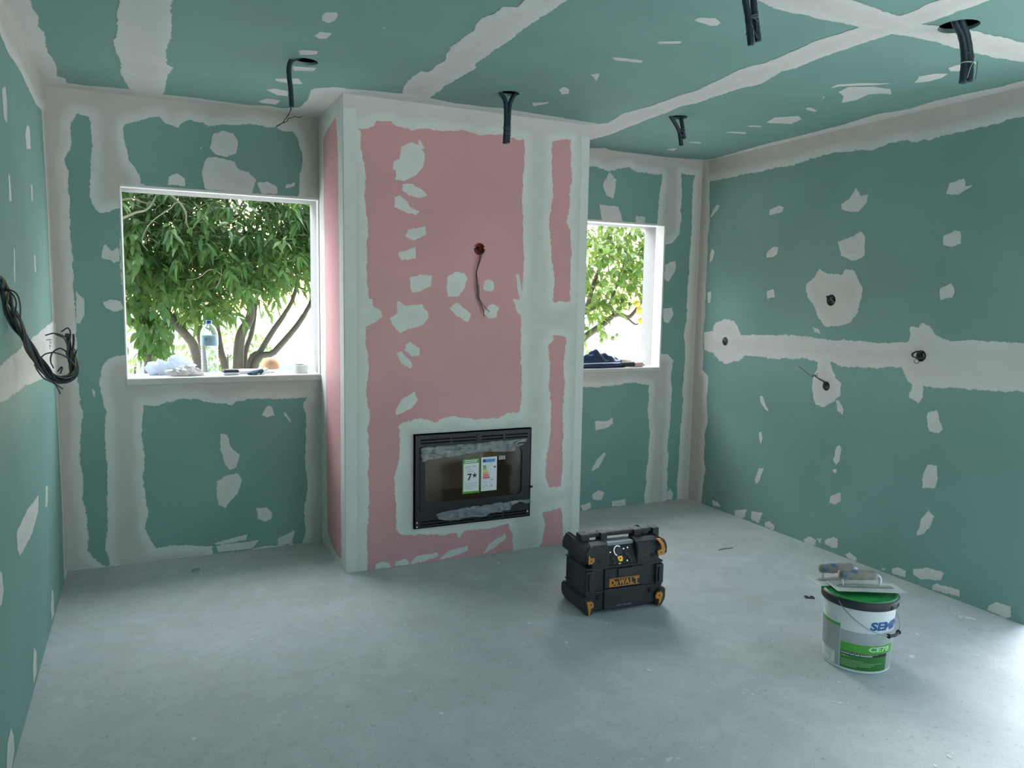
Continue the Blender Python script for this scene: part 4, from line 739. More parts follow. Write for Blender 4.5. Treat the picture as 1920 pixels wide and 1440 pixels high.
for k, (c, w) in enumerate((((.0, .25, .10), .020), ((.08, .38, .08), .023), ((.32, .50, .05), .026), ((.75, .60, .05), .030), ((.80, .35, .05), .034), ((.75, .18, .06), .038), ((.72, .10, .07), .042), ((.68, .06, .06), .046))):
    bm = bmesh.new(); z = ez0+.142-.0098*k; add_prism(bm, [(ex0+.012, z), (ex0+.012+w-.004, z), (ex0+.012+w, z+.0036), (ex0+.012+w-.004, z+.0072), (ex0+.012, z+.0072)], 'y', yS-.0011, yS-.0007)
    obj('rating_bar', bm, simple('bar', c, .5), el)
bm = bmesh.new(); z = ez0+.134; add_prism(bm, [(ex1-.022, z+.004), (ex1-.017, z), (ex1-.007, z), (ex1-.007, z+.008), (ex1-.017, z+.008)], 'y', yS-.0011, yS-.0007)
for z, h in ((.060, .010), (.025, .012)): plate(bm, ex0+.066, ex0+.069, ez0+z, ez0+z+h, yS-.0008)
obj('black_arrow', bm, dark_print, el)
bm = bmesh.new()
for (a, b_, z, h) in ((.010, .088, .050+.014, .0008), (.012, .040, .052, .002), (.030, .040, .030, .006), (.012, .026, .024, .002), (.056, .0568, .012, .052), (.055, .075, .160, .002)): plate(bm, ex0+a, ex0+b_, ez0+z, ez0+z+h, yS-.0009)
obj('small_print', bm, grey_print, el)
ce = obj('mark_label', box_bm((.712*fw, yS-.0006, .668*fh), (.767*fw, yS, .710*fh)), simple('label_grey', (.50, .52, .50), .5), fire, label='small rectangular CE sticker')
bm = bmesh.new()
for k in range(2):
    cx_, cz_, r = .724*fw+.006+k*.0165, .689*fh, .0068; add_tube(bm, [(cx_+r*math.cos(t), yS-.0012, cz_+r*math.sin(t)) for t in np.linspace(math.radians(60), math.radians(300), 9)], .0013, seg=6, smooth=False)
    if k: add_tube(bm, [(cx_-r, yS-.0012, cz_), (cx_+.002, yS-.0012, cz_)], .0013, seg=6, smooth=False)
obj('letters', bm, dark_print, ce)

# ------------------------------------------------------------------ jobsite radio
radio = thing('jobsite_radio', 'rugged black jobsite radio with orange corner tabs and top handle on the floor', 'radio', (2.261, 2.999, 0), math.radians(-4.14))
orange = simple('orange_plastic', (.62, .235, .035), .5, noise=.08, scale=40); panel_blk = simple('glossy_panel', (.012, .014, .017), .22)
body = bmesh.new(); add_box(body, (-.010, .006, .012), (.412, .224, .228), .014, 3); add_box(body, (-.004, .050, .20), (.404, .222, .312), .014, 3); obj('body', body, black, radio)
for x0, x1 in ((.020, .112), (.262, .385)):                     # the two shoulders beside the control panel
    bm = bmesh.new(); add_prism(bm, [(-.002, .222), (-.002, .306), (.014, .330), (.050, .340), (.095, .336), (.12, .30), (.12, .222)], 'x', x0, x1)
    bmesh.ops.bevel(bm, geom=[e for e in bm.edges], offset=.004, segments=2, affect='EDGES'); obj('shoulder', bm, black, radio)
bm = bmesh.new(); add_prism(bm, [(.002, .222), (.002, .238), (.034, .318), (.080, .332), (.11, .332), (.11, .222)], 'x', .110, .264); cp_ = obj('control_panel', bm, panel_blk, radio)
obj('panel_ledge', box_bm((.116, .034, .3175), (.258, .10, .334), .003), simple('grey_ledge', (.26, .28, .29), .35), radio)
def on_panel(x, s): return (x, .002+.032*s-.0015, .238+.080*s-.001)   # s: 0 foot of the panel, 1 head
lit = simple('lit_white', (.9, .9, .9), .5, **{'Emission Color': (1, 1, 1, 1), 'Emission Strength': .55}); lity = simple('lit_yellow', (.85, .55, .03), .5, **{'Emission Color': (1, .62, .03, 1), 'Emission Strength': .25})
bm = bmesh.new(); add_tube(bm, [on_panel(.170+.021*math.cos(t), .70+.27*math.sin(t)) for t in np.linspace(math.radians(50), math.radians(245), 12)], .0028, seg=6, smooth=False); obj('dial_ring', bm, lit, cp_)
bm = bmesh.new(); add_tube(bm, [on_panel(.170, .68), tuple(np.array(on_panel(.170, .68))+np.array((0, -.012, .005)))], .017, seg=20, smooth=False); obj('dial', bm, black2, cp_)
for x, s, r in ((.127, .66, .0035), (.201, .78, .0035), (.223, .82, .0035), (.212, .12, .0035)):
    bm = bmesh.new(); add_tube(bm, [on_panel(x, s), tuple(np.array(on_panel(x, s))+np.array((0, -.002, .001)))], r, seg=10, smooth=False); obj('indicator', bm, lit, cp_)
for x, s in ((.135, .30), (.140, .08), (.220, .42), (.226, .25), (.232, .10), (.208, .50)):
    bm = bmesh.new(); add_tube(bm, [on_panel(x, s), tuple(np.array(on_panel(x, s))+np.array((0, -.004, .002)))], .0075, seg=12, smooth=False); obj('button', bm, black2, cp_)
bm = bmesh.new(); q = [on_panel(x, s) for x, s in ((.163, .40), (.186, .42), (.191, .30), (.186, .12), (.170, .12), (.164, .24))]
bm.faces.new([bm.verts.new((p[0], p[1]-.001, p[2])) for p in q]); ye = obj('yellow_badge', bm, lity, cp_)
bm = bmesh.new(); plate(bm, .171, .180, .254, .263, .008); obj('badge_mark', bm, dark_print, ye)
bm = bmesh.new(); q = [on_panel(x, s) for x, s in ((.163, .04), (.176, .05), (.176, -.01), (.163, -.02))]; bm.faces.new([bm.verts.new((p[0], p[1]-.001, p[2])) for p in q]); obj('yellow_badge', bm, lity, cp_)
dr = obj('door', box_bm((.088, -.006, .122), (.302, .016, .217), .004), black, radio); obj('lower_panel', box_bm((.088, -.006, .018), (.302, .016, .118), .004), black, radio)
obj('door_latch', box_bm((.155, -.014, .174), (.232, -.004, .217), .004), black2, dr)
# the maker's wordmark between two bars
lg = bmesh.new(); plate(lg, .113, .277, .1665, .1700, -.0062, .001); plate(lg, .113, .277, .1285, .1320, -.0062, .001); plate(lg, .113, .1165, .1285, .17, -.0062, .001)
lgo = obj('wordmark', lg, orange, dr)
for s, x, w, z, h in (('D', .1175, .026, .1335, .031), ('E', .145, .016, .1335, .019), ('W', .1625, .036, .1335, .031), ('A', .195, .029, .1335, .031), ('L', .2255, .019, .1335, .031), ('T', .2465, .028, .1335, .031)):
    me = move_mesh(text_mesh(s, w, h, .055), lambda a, y, c: (x+a, -.0074, z+c)); obj('letter', me, orange, lgo)
me = move_mesh(text_mesh('CHARGER', .048, .008, .02), lambda a, y, c: (.188+a, -.0068, .030+c)); obj('small_lettering', me, simple('pale_grey_print', (.25, .26, .27), .5), radio)
bm = bmesh.new(); plate(bm, .156, .182, .031, .038, -.0062); obj('small_lettering', bm, simple('pale_grey_print', (.13, .14, .15), .5), radio)
for sgn, x0 in ((-1, 0.0), (1, .4)):                            # corner guards run front to back along both sides
    for z0, z1, top in ((.0, .092, 0), (.262, .342, 1)):
        xa, xb = (x0-.024, x0+.030) if sgn < 0 else (x0-.030, x0+.026)
        bm = bmesh.new()
        if top: pr = [(xa, z0), (xa, z1-.035), (xa+.022, z1), (xb-.016, z1), (xb, z1-.020), (xb, z0)] if sgn < 0 else [(xb, z0), (xb, z1-.035), (xb-.022, z1), (xa+.016, z1), (xa, z1-.020), (xa, z0)]
        else: pr = [(xa, z1), (xa, z0+.035), (xa+.022, z0), (xb-.010, z0), (xb, z0+.014), (xb, z1-.030), (xb-.02, z1)] if sgn < 0 else [(xb, z1), (xb, z0+.035), (xb-.022, z0), (xa+.010, z0), (xa, z0+.014), (xa, z1-.030), (xa+.02, z1)]
        add_prism(bm, pr, 'y', -.012, .242)
        bmesh.ops.bevel(bm, geom=[e for e in bm.edges], offset=.007, segments=2, affect='EDGES'); obj('corner_guard', bm, black2, radio, smooth=False)
for pts in ([(-.007, .298), (.0, .298), (.003, .285), (.023, .285), (.023, .268), (.012, .258), (-.007, .258)], [(-.010, .075), (.016, .075), (.026, .064), (.026, .046), (.012, .040), (.010, .020), (.004, .004), (.0, .030)],
            [(.404, .064), (.398, .075), (.372, .075), (.366, .060), (.368, .044), (.384, .044), (.384, .020), (.376, .006), (.392, .022), (.400, .040)], [(.356, .345), (.378, .345), (.398, .320), (.408, .290), (.402, .262), (.370, .261), (.366, .284), (.388, .293), (.384, .314), (.372, .330)]):
    bm = bmesh.new(); add_prism(bm, pts, 'y', -.019, -.010); tb = obj('corner_tab', bm, orange, radio)
    c0 = {-.007: (.007, .272), -.010: (.012, .060), .404: (.384, .060), .356: (.386, .276)}[pts[0][0]]
    bm = bmesh.new(); add_tube(bm, [(c0[0], -.018, c0[1]), (c0[0], -.0196, c0[1])], .0042, seg=10, smooth=False); obj('screw', bm, dark_print, tb)
hd = bmesh.new(); add_box(hd, (.004, .094, .345), (.428, .128, .366), .006, 2); ho = obj('handle', hd, black2, radio)
for x0, x1 in ((.0, .046), (.106, .142), (.290, .330), (.396, .432)): obj('handle_post', box_bm((x0, .080, .300), (x1, .138, .368), .005), black2, ho)
for x0, z0, z1 in ((-.012, .112, .218), (.366, .118, .214)):
    lt = obj('side_latch', box_bm((x0, -.012, z0), (x0+.042, .012, z1), .005), black2, radio)
    obj('latch_lever', box_bm((x0+.010, -.022, z0+.012), (x0+.024, -.010, z1-.012), .004), black, lt)
for z in (.105, .222): obj('waist_rib', box_bm((-.008, -.002, z), (.408, .232, z+.008), .003), black, radio)
bm = bmesh.new(); add_tube(bm, [(-.004, .16, .125), (-.026, .17, .128), (-.026, .17, .235), (-.004, .16, .24)], .003, seg=6, smooth=False)
add_tube(bm, [(-.026, .17, .16), (-.004, .17, .16)], .002, seg=6, smooth=False); add_tube(bm, [(-.026, .17, .20), (-.004, .17, .20)], .002, seg=6, smooth=False); obj('side_bracket', bm, black, radio)
for x, z in ((.058, .262), (.345, .262), (.060, .082), (.345, .085)): obj('square_socket', box_bm((x-.010, -.003, z-.010), (x+.010, .004, z+.010), .001), simple('recess', (.008, .009, .010), .7), radio)

# ------------------------------------------------------------------ filler bucket
BX, BY = 3.075, 2.165
bucket = thing('filler_bucket', 'white plastic bucket of joint filler with green and grey label and black rim', 'bucket', (BX, BY, 0))
bw = simple('white_bucket_plastic', (.74, .76, .77), .38, noise=.03, scale=10); bgreen = simple('green_lid', (.02, .30, .07), .35, noise=.08, scale=20)
def rz(z): return .1300+.0085*z/.27
bm = bmesh.new(); add_lathe(bm, [(.124, 0), (.1285, .001), (.1310, .004), (.1310, .009), (rz(.012), .012), (rz(.272), .272), (.137, .285)], 72); obj('tub', bm, bw, bucket, smooth=True)
bm = bmesh.new(); add_lathe(bm, [(.139, .268), (.1475, .270), (.1495, .274), (.1500, .300), (.1470, .3045), (.139, .305)], 72, caps=False); rim = obj('rim', bm, black, bucket, smooth=True)
for th in (272, 292): 
    t = math.radians(th); bm = bmesh.new(); M4 = Matrix.Rotation(t, 4, 'Z'); add_prism(bm, [(-.008, .277), (.008, .277), (.008, .284), (.003, .290), (-.003, .290), (-.008, .284)], 'x', .148, .1506); bm.transform(M4); obj('rim_notch', bm, M_slot, rim)
bm = bmesh.new(); add_lathe(bm, [(.1445, .300), (.1445, .3065), (.1400, .3085), (.1300, .3085), (.1275, .3055), (.118, .3045), (.112, .3060), (.05, .3060), (.001, .3060)], 72, caps=False); obj('lid', bm, bgreen, bucket, smooth=True)
def wrap(bm, t0, t1, z0, z1, off, nz=1):
    n = max(2, int(abs(t1-t0)/4)); g = [[bm.verts.new(((rz(z)+off)*math.cos(math.radians(t)), (rz(z)+off)*math.sin(math.radians(t)), z)) for t in np.linspace(t0, t1, n+1)] for z in np.linspace(z0, z1, nz+1)]
    for j in range(nz):
        for i in range(n): bm.faces.new((g[j][i], g[j][i+1], g[j+1][i+1], g[j+1][i]))
def band(name, rects, off, mat, parent):
    bm = bmesh.new()
    for r in rects: wrap(bm, *r, off)
    return obj(name, bm, mat, parent)
lab = band('front_label', [(192.5, 352, .013, .173)], .0005, simple('label_silver', (.42, .44, .45), .45), bucket)
bgr = simple('label_bright_green', (.085, .40, .05), .45); bdk = simple('label_dark_green', (.035, .20, .035), .45)
band('green_band', [(193, 292, .086, .122)], .0008, bgr, lab); band('black_band', [(193.5, 276, .073, .086)], .0010, dark_print, lab); band('dark_green_block', [(193.5, 276, .013, .073)], .0008, bdk, lab)
lp_ = band('side_label', [(92, 191.5, .013, .193)], .0005, simple('label_side_grey', (.40, .42, .43), .5), bucket)
band('green_stripe', [(92, 191.5, .181, .194)], .0008, bgr, lp_)
band('white_panel', [(120, 183, .016, .069)], .0008, white_print, lp_)
band('small_print', [(130+2*(k % 3), 181-5*((k*7) % 4), .078+.0062*k, .0800+.0062*k) for k in range(16)]+[(150, 182, .066-.003, .066), (160, 176, .052, .0535), (158, 178, .046, .0475), (162, 174, .040, .0415), (171, 173, .024, .033)], .0011, grey_print, lp_)
band('stamp_box', [(156, 183, .2145, .2155), (156, 183, .2005, .2015), (156, 156.6, .2005, .2155), (182.4, 183, .2005, .2155), (159, 178, .208, .2095), (150, 162, .232, .234), (147, 158, .226, .228)], .0006, simple('faint_grey_print', (.50, .52, .53), .5), bucket)
def wrap_text(s, t0, w, z0, h, off, mat, parent, name='lettering', bold=.0, shear=0.0):
    me = text_mesh(s, w, h, bold, shear)
    move_mesh(me, lambda x, y, z: ((rz(z0+z)+off)*math.cos(math.radians(t0)+x/.137), (rz(z0+z)+off)*math.sin(math.radians(t0)+x/.137), z0+z))
    return obj(name, me, mat, parent)
wrap_text('SEMIN', 238.5, .168, .186, .037, .0010, simple('label_deep_blue', (.010, .105, .32), .45), bucket, 'maker_lettering', .045, .12)
wrap_text('CE78', 239.8, .098, .0955, .0215, .0013, simple('label_pale_green', (.62, .80, .58), .45), lab, 'product_lettering', .03)
wrap_text('ENDUIT DE JOINTOIEMENT', 194.8, .150, .0805, .0036, .0014, white_print, lab, 'small_lettering', .01)
band('small_print', [(194.8+a, 194.8+b_, .0755, .0788) for a, b_ in ((0, 14), (15, 22), (23.5, 31), (32, 52))], .0014, white_print, lab)
wrap_text('LES + :', 195.5, .036, .062, .006, .0013, simple('label_pale_green2', (.55, .74, .50), .45), lab, 'small_lettering', .02)
band('small_print', [(195, 233, .0500, .0525), (195, 266, .0435, .0460), (195, 252, .0370, .0395), (195, 246, .0305, .033), (195, 222, .024, .0265)], .0012, simple('label_print_green', (.30, .50, .26), .5), lab)
bm = bmesh.new()                                             # leaf-like swoosh
top = [bm.verts.new(((rz(z)+.0012)*math.cos(math.radians(t)), (rz(z)+.0012)*math.sin(math.radians(t)), z)) for t, z in [(t, .1500+.008*math.sin((t-250)/60*math.pi*1.2)) for t in np.linspace(250, 315, 14)]]
bot = [bm.verts.new(((rz(z)+.0012)*math.cos(math.radians(t)), (rz(z)+.0012)*math.sin(math.radians(t)), z)) for t, z in [(t, .1435+.004*math.sin((t-258)/60*math.pi*1.3)-.003*abs(t-282)/32*0) for t in np.linspace(250, 315, 14)]]
for i in range(13): bm.faces.new((bot[i], bot[i+1], top[i+1], top[i]))
obj('swoosh', bm, simple('label_mid_green', (.30, .48, .36), .45), lab)
# wire handle hanging at the front with a black grip
M_wire = simple('galvanised_wire', (.32, .34, .35), .35, metal=.8)
def bail(th, r, z): return (r*math.cos(math.radians(th)), r*math.sin(math.radians(th)), z)
pth = []
for k in range(25):
    f = k/24; th = 189+180*f; s = math.sin(math.pi*f); pth.append(bail(th, .1515+.006*s, .292-.122*s**.85))
bl = tube_obj('wire_handle', pth, .0022, M_wire, bucket, seg=8, n=2)
bm = bmesh.new(); add_tube(bm, [bail(266, .158, .171), bail(279, .160, .169), bail(292, .158, .171)], .0065, seg=12, n=4)
for th in (266, 292): add_tube(bm, [bail(th-1.0, .158, .171), bail(th+1.0, .158, .171)], .0095, seg=12, smooth=False)
obj('grip', bm, black, bl)

# ------------------------------------------------------------------ the two trowels on the lid
M_steel = simple('smeared_steel', (.60, .62, .61), .45, metal=.25, noise=.22, scale=35); M_hand = simple('filler_crusted_grip', (.36, .34, .30), .85, noise=.35, scale=45, bump=.5); 
m, nt, b = new_mat('crusted_blue_grip'); L = nt.links.new; tc = nt.nodes.new('ShaderNodeTexCoord'); n_ = nt.nodes.new('ShaderNodeTexNoise'); n_.inputs['Scale'].default_value = 17; n_.inputs['Detail'].default_value = 6
L(tc.outputs['Object'], n_.inputs['Vector']); cr = nt.nodes.new('ShaderNodeValToRGB'); e = cr.color_ramp.elements; e[0].position = .40; e[0].color = (.30, .27, .22, 1); e[1].position = .70; e[1].color = (.06, .11, .20, 1)
for p_, c_ in ((.55, (.24, .22, .19, 1)), (.60, (.12, .17, .25, 1)), (.63, (.07, .14, .26, 1))): q_ = e.new(p_); q_.color = c_
L(n_.outputs['Fac'], cr.inputs[0]); L(cr.outputs[0], b.inputs['Base Color']); b.inputs['Roughness'].default_value = .8
bp = nt.nodes.new('ShaderNodeBump'); bp.inputs['Strength'].default_value = .6; bp.inputs['Distance'].default_value = .004; L(n_.outputs['Fac'], bp.inputs['Height']); L(bp.outputs[0], b.inputs['Normal']); M_gripb = m
def trowel(loc, ang, label, tilt):
    t = thing('trowel', label, 'trowel', loc, ang, 'plasterer trowels on the bucket'); t.rotation_euler = (tilt[0], tilt[1], ang)
    bm = bmesh.new(); add_box(bm, (-.140, -.066, 0), (.140, .066, .0012), .0005, 1); obj('blade', bm, M_steel, t)
    bm = bmesh.new(); add_prism(bm, [(-.120, .0012), (.112, .0012), (.100, .009), (-.05, .011), (-.110, .007)], 'y', -.008, .008); bmesh.ops.bevel(bm, geom=[e for e in bm.edges], offset=.002, segments=1, affect='EDGES'); obj('spine', bm, M_hand, t)
    bm = bmesh.new(); add_tube(bm, [(.052, 0, .008), (.056, 0, .025), (.052, 0, .046), (.030, 0, .055)], .0055, seg=10); obj('shank', bm, M_steel, t)
    bm = bmesh.new(); add_tube(bm, [(-.095, 0, .008), (-.098, 0, .028), (-.096, 0, .048)], .0045, seg=10); obj('shank', bm, M_steel, t)
    bm = bmesh.new(); xs = np.linspace(-.112, .040, 13)
    add_tube(bm, [(x, 0, .052) for x in xs], .018, seg=14, taper=lambda f: .0175+.0035*math.sin(math.pi*f)-.004*(f > .95)-.002*(f < .04)+.0012*math.sin(f*23), smooth=False); obj('grip', bm, M_gripb, t, smooth=True)
    return t
trowel((3.100, 2.270, .3095), math.atan2(-.31, .95), 'filler-smeared steel trowel lying at the back of the bucket lid', (0, 0))
trowel((3.088, 2.147, .3205), math.atan2(-.129, .239), 'steel trowel with crusted grip overhanging the front of the bucket lid', (math.radians(-3.5), 0))

# ------------------------------------------------------------------ things on the left window sill
zs = W1[2]+.001
m, nt, b = new_mat('clear_bottle_plastic'); nt.nodes.clear(); L = nt.links.new
o_ = nt.nodes.new('ShaderNodeOutputMaterial'); tr = nt.nodes.new('ShaderNodeBsdfTransparent'); tr.inputs[0].default_value = (.95, .97, .98, 1); gl = nt.nodes.new('ShaderNodeBsdfPrincipled'); gl.inputs['Base Color'].default_value = (.82, .88, .92, 1); gl.inputs['Roughness'].default_value = .12
lw = nt.nodes.new('ShaderNodeLayerWeight'); lw.inputs[0].default_value = .35; mr = nt.nodes.new('ShaderNodeMapRange'); mr.inputs[3].default_value = .10; mr.inputs[4].default_value = .75; L(lw.outputs['Facing'], mr.inputs[0])
mx = nt.nodes.new('ShaderNodeMixShader'); L(mr.outputs[0], mx.inputs[0]); L(tr.outputs[0], mx.inputs[1]); L(gl.outputs[0], mx.inputs[2]); L(mx.outputs[0], o_.inputs[0]); M_pet = m
bottle = thing('water_bottle', 'tall clear plastic water bottle with blue cap standing on the left window sill', 'bottle', (.744, 4.70, zs))
prof = [(.030, 0), (.043, .002), (.047, .010)]
for k in range(9): z = .018+.0155*k; prof += [(.047, z), (.0445, z+.006), (.047, z+.012)]
prof += [(.0475, .165), (.0475, .225), (.046, .240), (.038, .265), (.026, .283), (.0145, .290), (.0140, .297)]
bm = bmesh.new(); add_lathe(bm, prof, 28, caps=False); obj('bottle_body', bm, M_pet, bottle, smooth=True)
bm = bmesh.new(); add_lathe(bm, [(.0482, .168), (.0485, .170), (.0485, .222), (.0482, .224)], 28, caps=False); lb = obj('paper_label', bm, simple('pale_blue_label', (.42, .62, .72), .6, noise=.12, scale=60), bottle, smooth=True)
bm = bmesh.new()
for a, b_, z, h in ((235, 255, .196, .018), (265, 272, .186, .03), (276, 286, .19, .004), (276, 288, .20, .004)):
    n = 5; g = [[bm.verts.new((.0489*math.cos(math.radians(t)), .0489*math.sin(math.radians(t)), zz)) for t in np.linspace(a, b_, n)] for zz in (z, z+h)]
    for i in range(n-1): bm.faces.new((g[0][i], g[0][i+1], g[1][i+1], g[1][i]))
obj('label_print', bm, simple('label_blue_print', (.20, .42, .60), .5), lb)
bm = bmesh.new(); add_lathe(bm, [(.0158, .293), (.0162, .295), (.0162, .309), (.0150, .311), (.001, .311)], 20, caps=False); obj('cap', bm, simple('blue_cap', (.03, .12, .42), .4), bottle, smooth=True)
def crumple(name, label, cat, loc, size, seedv, mat, rough=.35, sub=4, flat=.0):
    bm = bmesh.new(); bmesh.ops.create_icosphere(bm, subdivisions=sub, radius=1.0)
    for v in bm.verts:
        n_ = v.co.normalized(); a, c = n_.x*1.3+n_.z*.7, n_.y*1.3-n_.z*.6
        k = fbm(np.array([a+5.1]), np.array([c+3.3]), seedv, (1.7, 3.6, 7.5), (1, .75, .5))[0]
        rr = 1+rough*abs(k)*1.1-rough*.35
        p = n_*rr; p.z = max(p.z, -.55) if flat == 0 else max(p.z, -flat)
        v.co = (p.x*size[0], p.y*size[1], (p.z+(.55 if flat == 0 else flat))*size[2])
    o = obj(name, bm, mat); o.location = loc; return tag(o, label, cat)
m, nt, b = new_mat('thin_white_bag'); nt.nodes.clear(); L = nt.links.new
o_ = nt.nodes.new('ShaderNodeOutputMaterial'); tr = nt.nodes.new('ShaderNodeBsdfTranslucent'); tr.inputs[0].default_value = (.75, .80, .86, 1); df = nt.nodes.new('ShaderNodeBsdfPrincipled'); df.inputs['Base Color'].default_value = (.72, .77, .84, 1); df.inputs['Roughness'].default_value = .3
mx = nt.nodes.new('ShaderNodeMixShader'); mx.inputs[0].default_value = .55; L(tr.outputs[0], mx.inputs[1]); L(df.outputs[0], mx.inputs[2]); L(mx.outputs[0], o_.inputs[0]); M_bag = m
M_white2 = simple('white_cloth', (.80, .80, .82), .9, noise=.06, scale=20); M_pinkish = simple('off_white_cloth', (.74, .70, .70), .9, noise=.08, scale=20)
crumple('plastic_bag', 'crumpled bluish white plastic bag at the back of the left sill', 'bag', (.565, 4.775, zs), (.085, .034, .056), 41, M_bag, .75)
crumple('cleaning_cloth', 'crumpled white cloth lying low at the foot of the water bottle', 'cloth', (.612, 4.675, zs), (.075, .036, .030), 43, M_pinkish, .45)
cs = thing('glasses_case', 'small white and black zipped case left of the dark glove on the sill', 'case', (.853, 4.665, zs), .12)
bm = bmesh.new(); add_box(bm, (-.044, -.030, .0), (.044, .030, .018), .008, 3); obj('lower_shell', bm, M_white2, cs)
bm = bmesh.new(); add_box(bm, (-.043, -.029, .0185), (.040, .029, .032), .006, 3); obj('upper_shell', bm, simple('navy_case', (.03, .045, .09), .5), cs)
bm = bmesh.new(); add_box(bm, (-.0445, -.0305, .0165), (.043, .0305, .0195), .001, 1); obj('zip', bm, dark_print, cs)
pp = bmesh.new(); add_box(pp, (.895, 4.69, zs), (1.075, 4.80, zs+.020), .003, 1); tag(obj('paper_pad', pp, M_white2), 'thin white pad of paper under the dark glove on the sill', 'paper')
gl_ = thing('work_glove', 'dark grey-blue work glove with pale strap lying on the sill beside white paper', 'glove', (.992, 4.645, zs), .1)
M_glove = simple('grey_blue_knit', (.045, .085, .12), .85, noise=.3, scale=80, bump=.4)
bm = bmesh.new(); add_box(bm, (-.045, -.022, .0), (.022, .026, .030), .012, 3)
for v in bm.verts: v.co.x += v.co.z*.7; v.co.z += .006*math.sin(v.co.x*90)
obj('palm', bm, M_glove, gl_, smooth=True)
for k in range(4):
    bm = bmesh.new(); y = -.016+.011*k; add_tube(bm, [(.01, y, .012), (-.035, y-.004, .010), (-.055+.004*k, y-.006, .007)], .0068, seg=10, taper=.005); obj('finger', bm, M_glove, gl_)
bm = bmesh.new(); add_tube(bm, [(.0, -.02, .018), (-.02, -.032, .010), (-.035, -.036, .008)], .007, seg=10, taper=.005); obj('thumb', bm, M_glove, gl_)
bm = bmesh.new(); add_prism(bm, [(.020, .001), (.034, .001), (.062, .034), (.050, .036)], 'y', -.023, .027); obj('cuff', bm, M_white2, gl_)
sp = bmesh.new(); add_lathe(sp, [(.050, 0), (.055, .006), (.054, .025), (.046, .045), (.030, .060), (.012, .067), (.001, .068)], 24, (1.087, 4.775, zs+.0205)); tag(obj('sponge', sp, simple('peach_sponge', (.60, .36, .21), .9, noise=.12, scale=60, bump=.5), smooth=True), 'peach-coloured domed sponge behind the dark glove on the sill', 'sponge')
tp = thing('tape_roll', 'white roll of joint tape standing near the right end of the left sill', 'tape', (1.243, 4.685, zs))
bm = bmesh.new(); add_lathe(bm, [(.030, 0), (.044, 0), (.045, .002), (.045, .046), (.044, .048), (.030, .048), (.030, 0)], 32, caps=False); obj('tape', bm, simple('white_paper_tape', (.76, .77, .74), .85, noise=.05, scale=40), tp, smooth=False)
bm = bmesh.new(); add_lathe(bm, [(.0270, .001), (.0299, .001), (.0299, .050), (.0270, .050), (.0270, .001)], 32, caps=False); obj('core', bm, simple('grey_core', (.30, .30, .29), .8), tp)

# ------------------------------------------------------------------ things on the right window sill
zr = W2[2]+.001
jk = thing('jacket', 'navy blue jacket heaped on the sill of the narrow right window', 'jacket', (0, 0, 0))
M_navy = simple('navy_nylon', (.022, .040, .105), .42, noise=.3, scale=18, bump=.15)
px = [3.04, 3.12, 3.18, 3.22, 3.27, 3.31, 3.345, 3.375, 3.41, 3.45, 3.49, 3.53]; ph = [.060, .066, .076, .092, .110, .118, .104, .084, .082, .074, .052, .036]
NX, NY = 46, 16; bm = bmesh.new(); gtop = []
for i in range(NX+1):
    x = 3.03+(3.525-3.03)*i/NX; hh = float(np.mean([np.interp(x+d, px, ph) for d in np.linspace(-.028, .028, 9)]))*1.06; row = []
    wdt = .062+.02*math.sin(x*9)-.03*max(0, (x-3.44)/.085)
    for j in range(NY+1):
        v_ = j/NY*2-1; y = 4.672+v_*wdt
        prof_ = max(0, 1-abs(v_)**2.6)**.6
        crease = (.007*math.sin(x*52+v_*6.2+1.5*math.sin(x*17))+.0045*math.sin(x*88-v_*9)+.004*math.sin(v_*11+x*21))*(1-v_*v_)
        lobe = .45+.55*math.exp(-((v_-.15)/.6)**2)
        row.append(bm.verts.new((x, y, zr+max(.0, hh*prof_*lobe+crease*prof_))))
    gtop.append(row)
for i in range(NX):
    for j in range(NY): bm.faces.new((gtop[i][j], gtop[i+1][j], gtop[i+1][j+1], gtop[i][j+1]))
for j in range(NY): pass
bmesh.ops.recalc_face_normals(bm, faces=bm.faces[:]); obj('jacket_body', bm, M_navy, jk, smooth=True)
bm = bmesh.new(); add_tube(bm, [(3.05, 4.617, zr+.014), (3.18, 4.616, zr+.018), (3.32, 4.617, zr+.019), (3.42, 4.619, zr+.019), (3.505, 4.626, zr+.020)], .017, seg=12, taper=lambda f: .0135+.006*math.sin(f*3.1)); obj('sleeve', bm, M_navy, jk)
bm = bmesh.new(); add_tube(bm, [(3.485, 4.625, zr+.021), (3.54, 4.628, zr+.021), (3.595, 4.630, zr+.020)], .019, seg=14, taper=lambda f: .0185+.0012*math.sin(f*40), n=8); obj('cuff', bm, black2, jk)
bm = bmesh.new(); add_tube(bm, [(3.09, 4.60, zr+.034), (3.13, 4.603, zr+.05), (3.16, 4.612, zr+.072)], .0016, seg=5); obj('piping', bm, simple('pale_piping', (.4, .45, .55), .6), jk)
tb = thing('cardboard_tube', 'short pinkish cardboard tube poking from the jacket cuff', 'tube', (3.60, 4.63, zr+.0185))
bm = bmesh.new(); n = 20; rr = [(.0175, 0), (.0175, .072), (.0135, .072), (.0135, .0)]
rings = [[bm.verts.new((z, r*math.cos(2*math.pi*i/n), r*math.sin(2*math.pi*i/n))) for i in range(n)] for r, z in rr]
for k in range(4):
    for i in range(n): bm.faces.new((rings[k][i], rings[k][(i+1)%n], rings[(k+1)%4][(i+1)%n], rings[(k+1)%4][i]))
obj('tube_wall', bm, simple('pink_card', (.62, .42, .36), .8, noise=.1, scale=30), tb, smooth=False)
bm = bmesh.new(); add_tube(bm, [(.01, 0, 0), (.060, 0, 0)], .0134, seg=16, smooth=False); obj('plug', bm, simple('dark_red_plug', (.12, .02, .015), .7), tb)
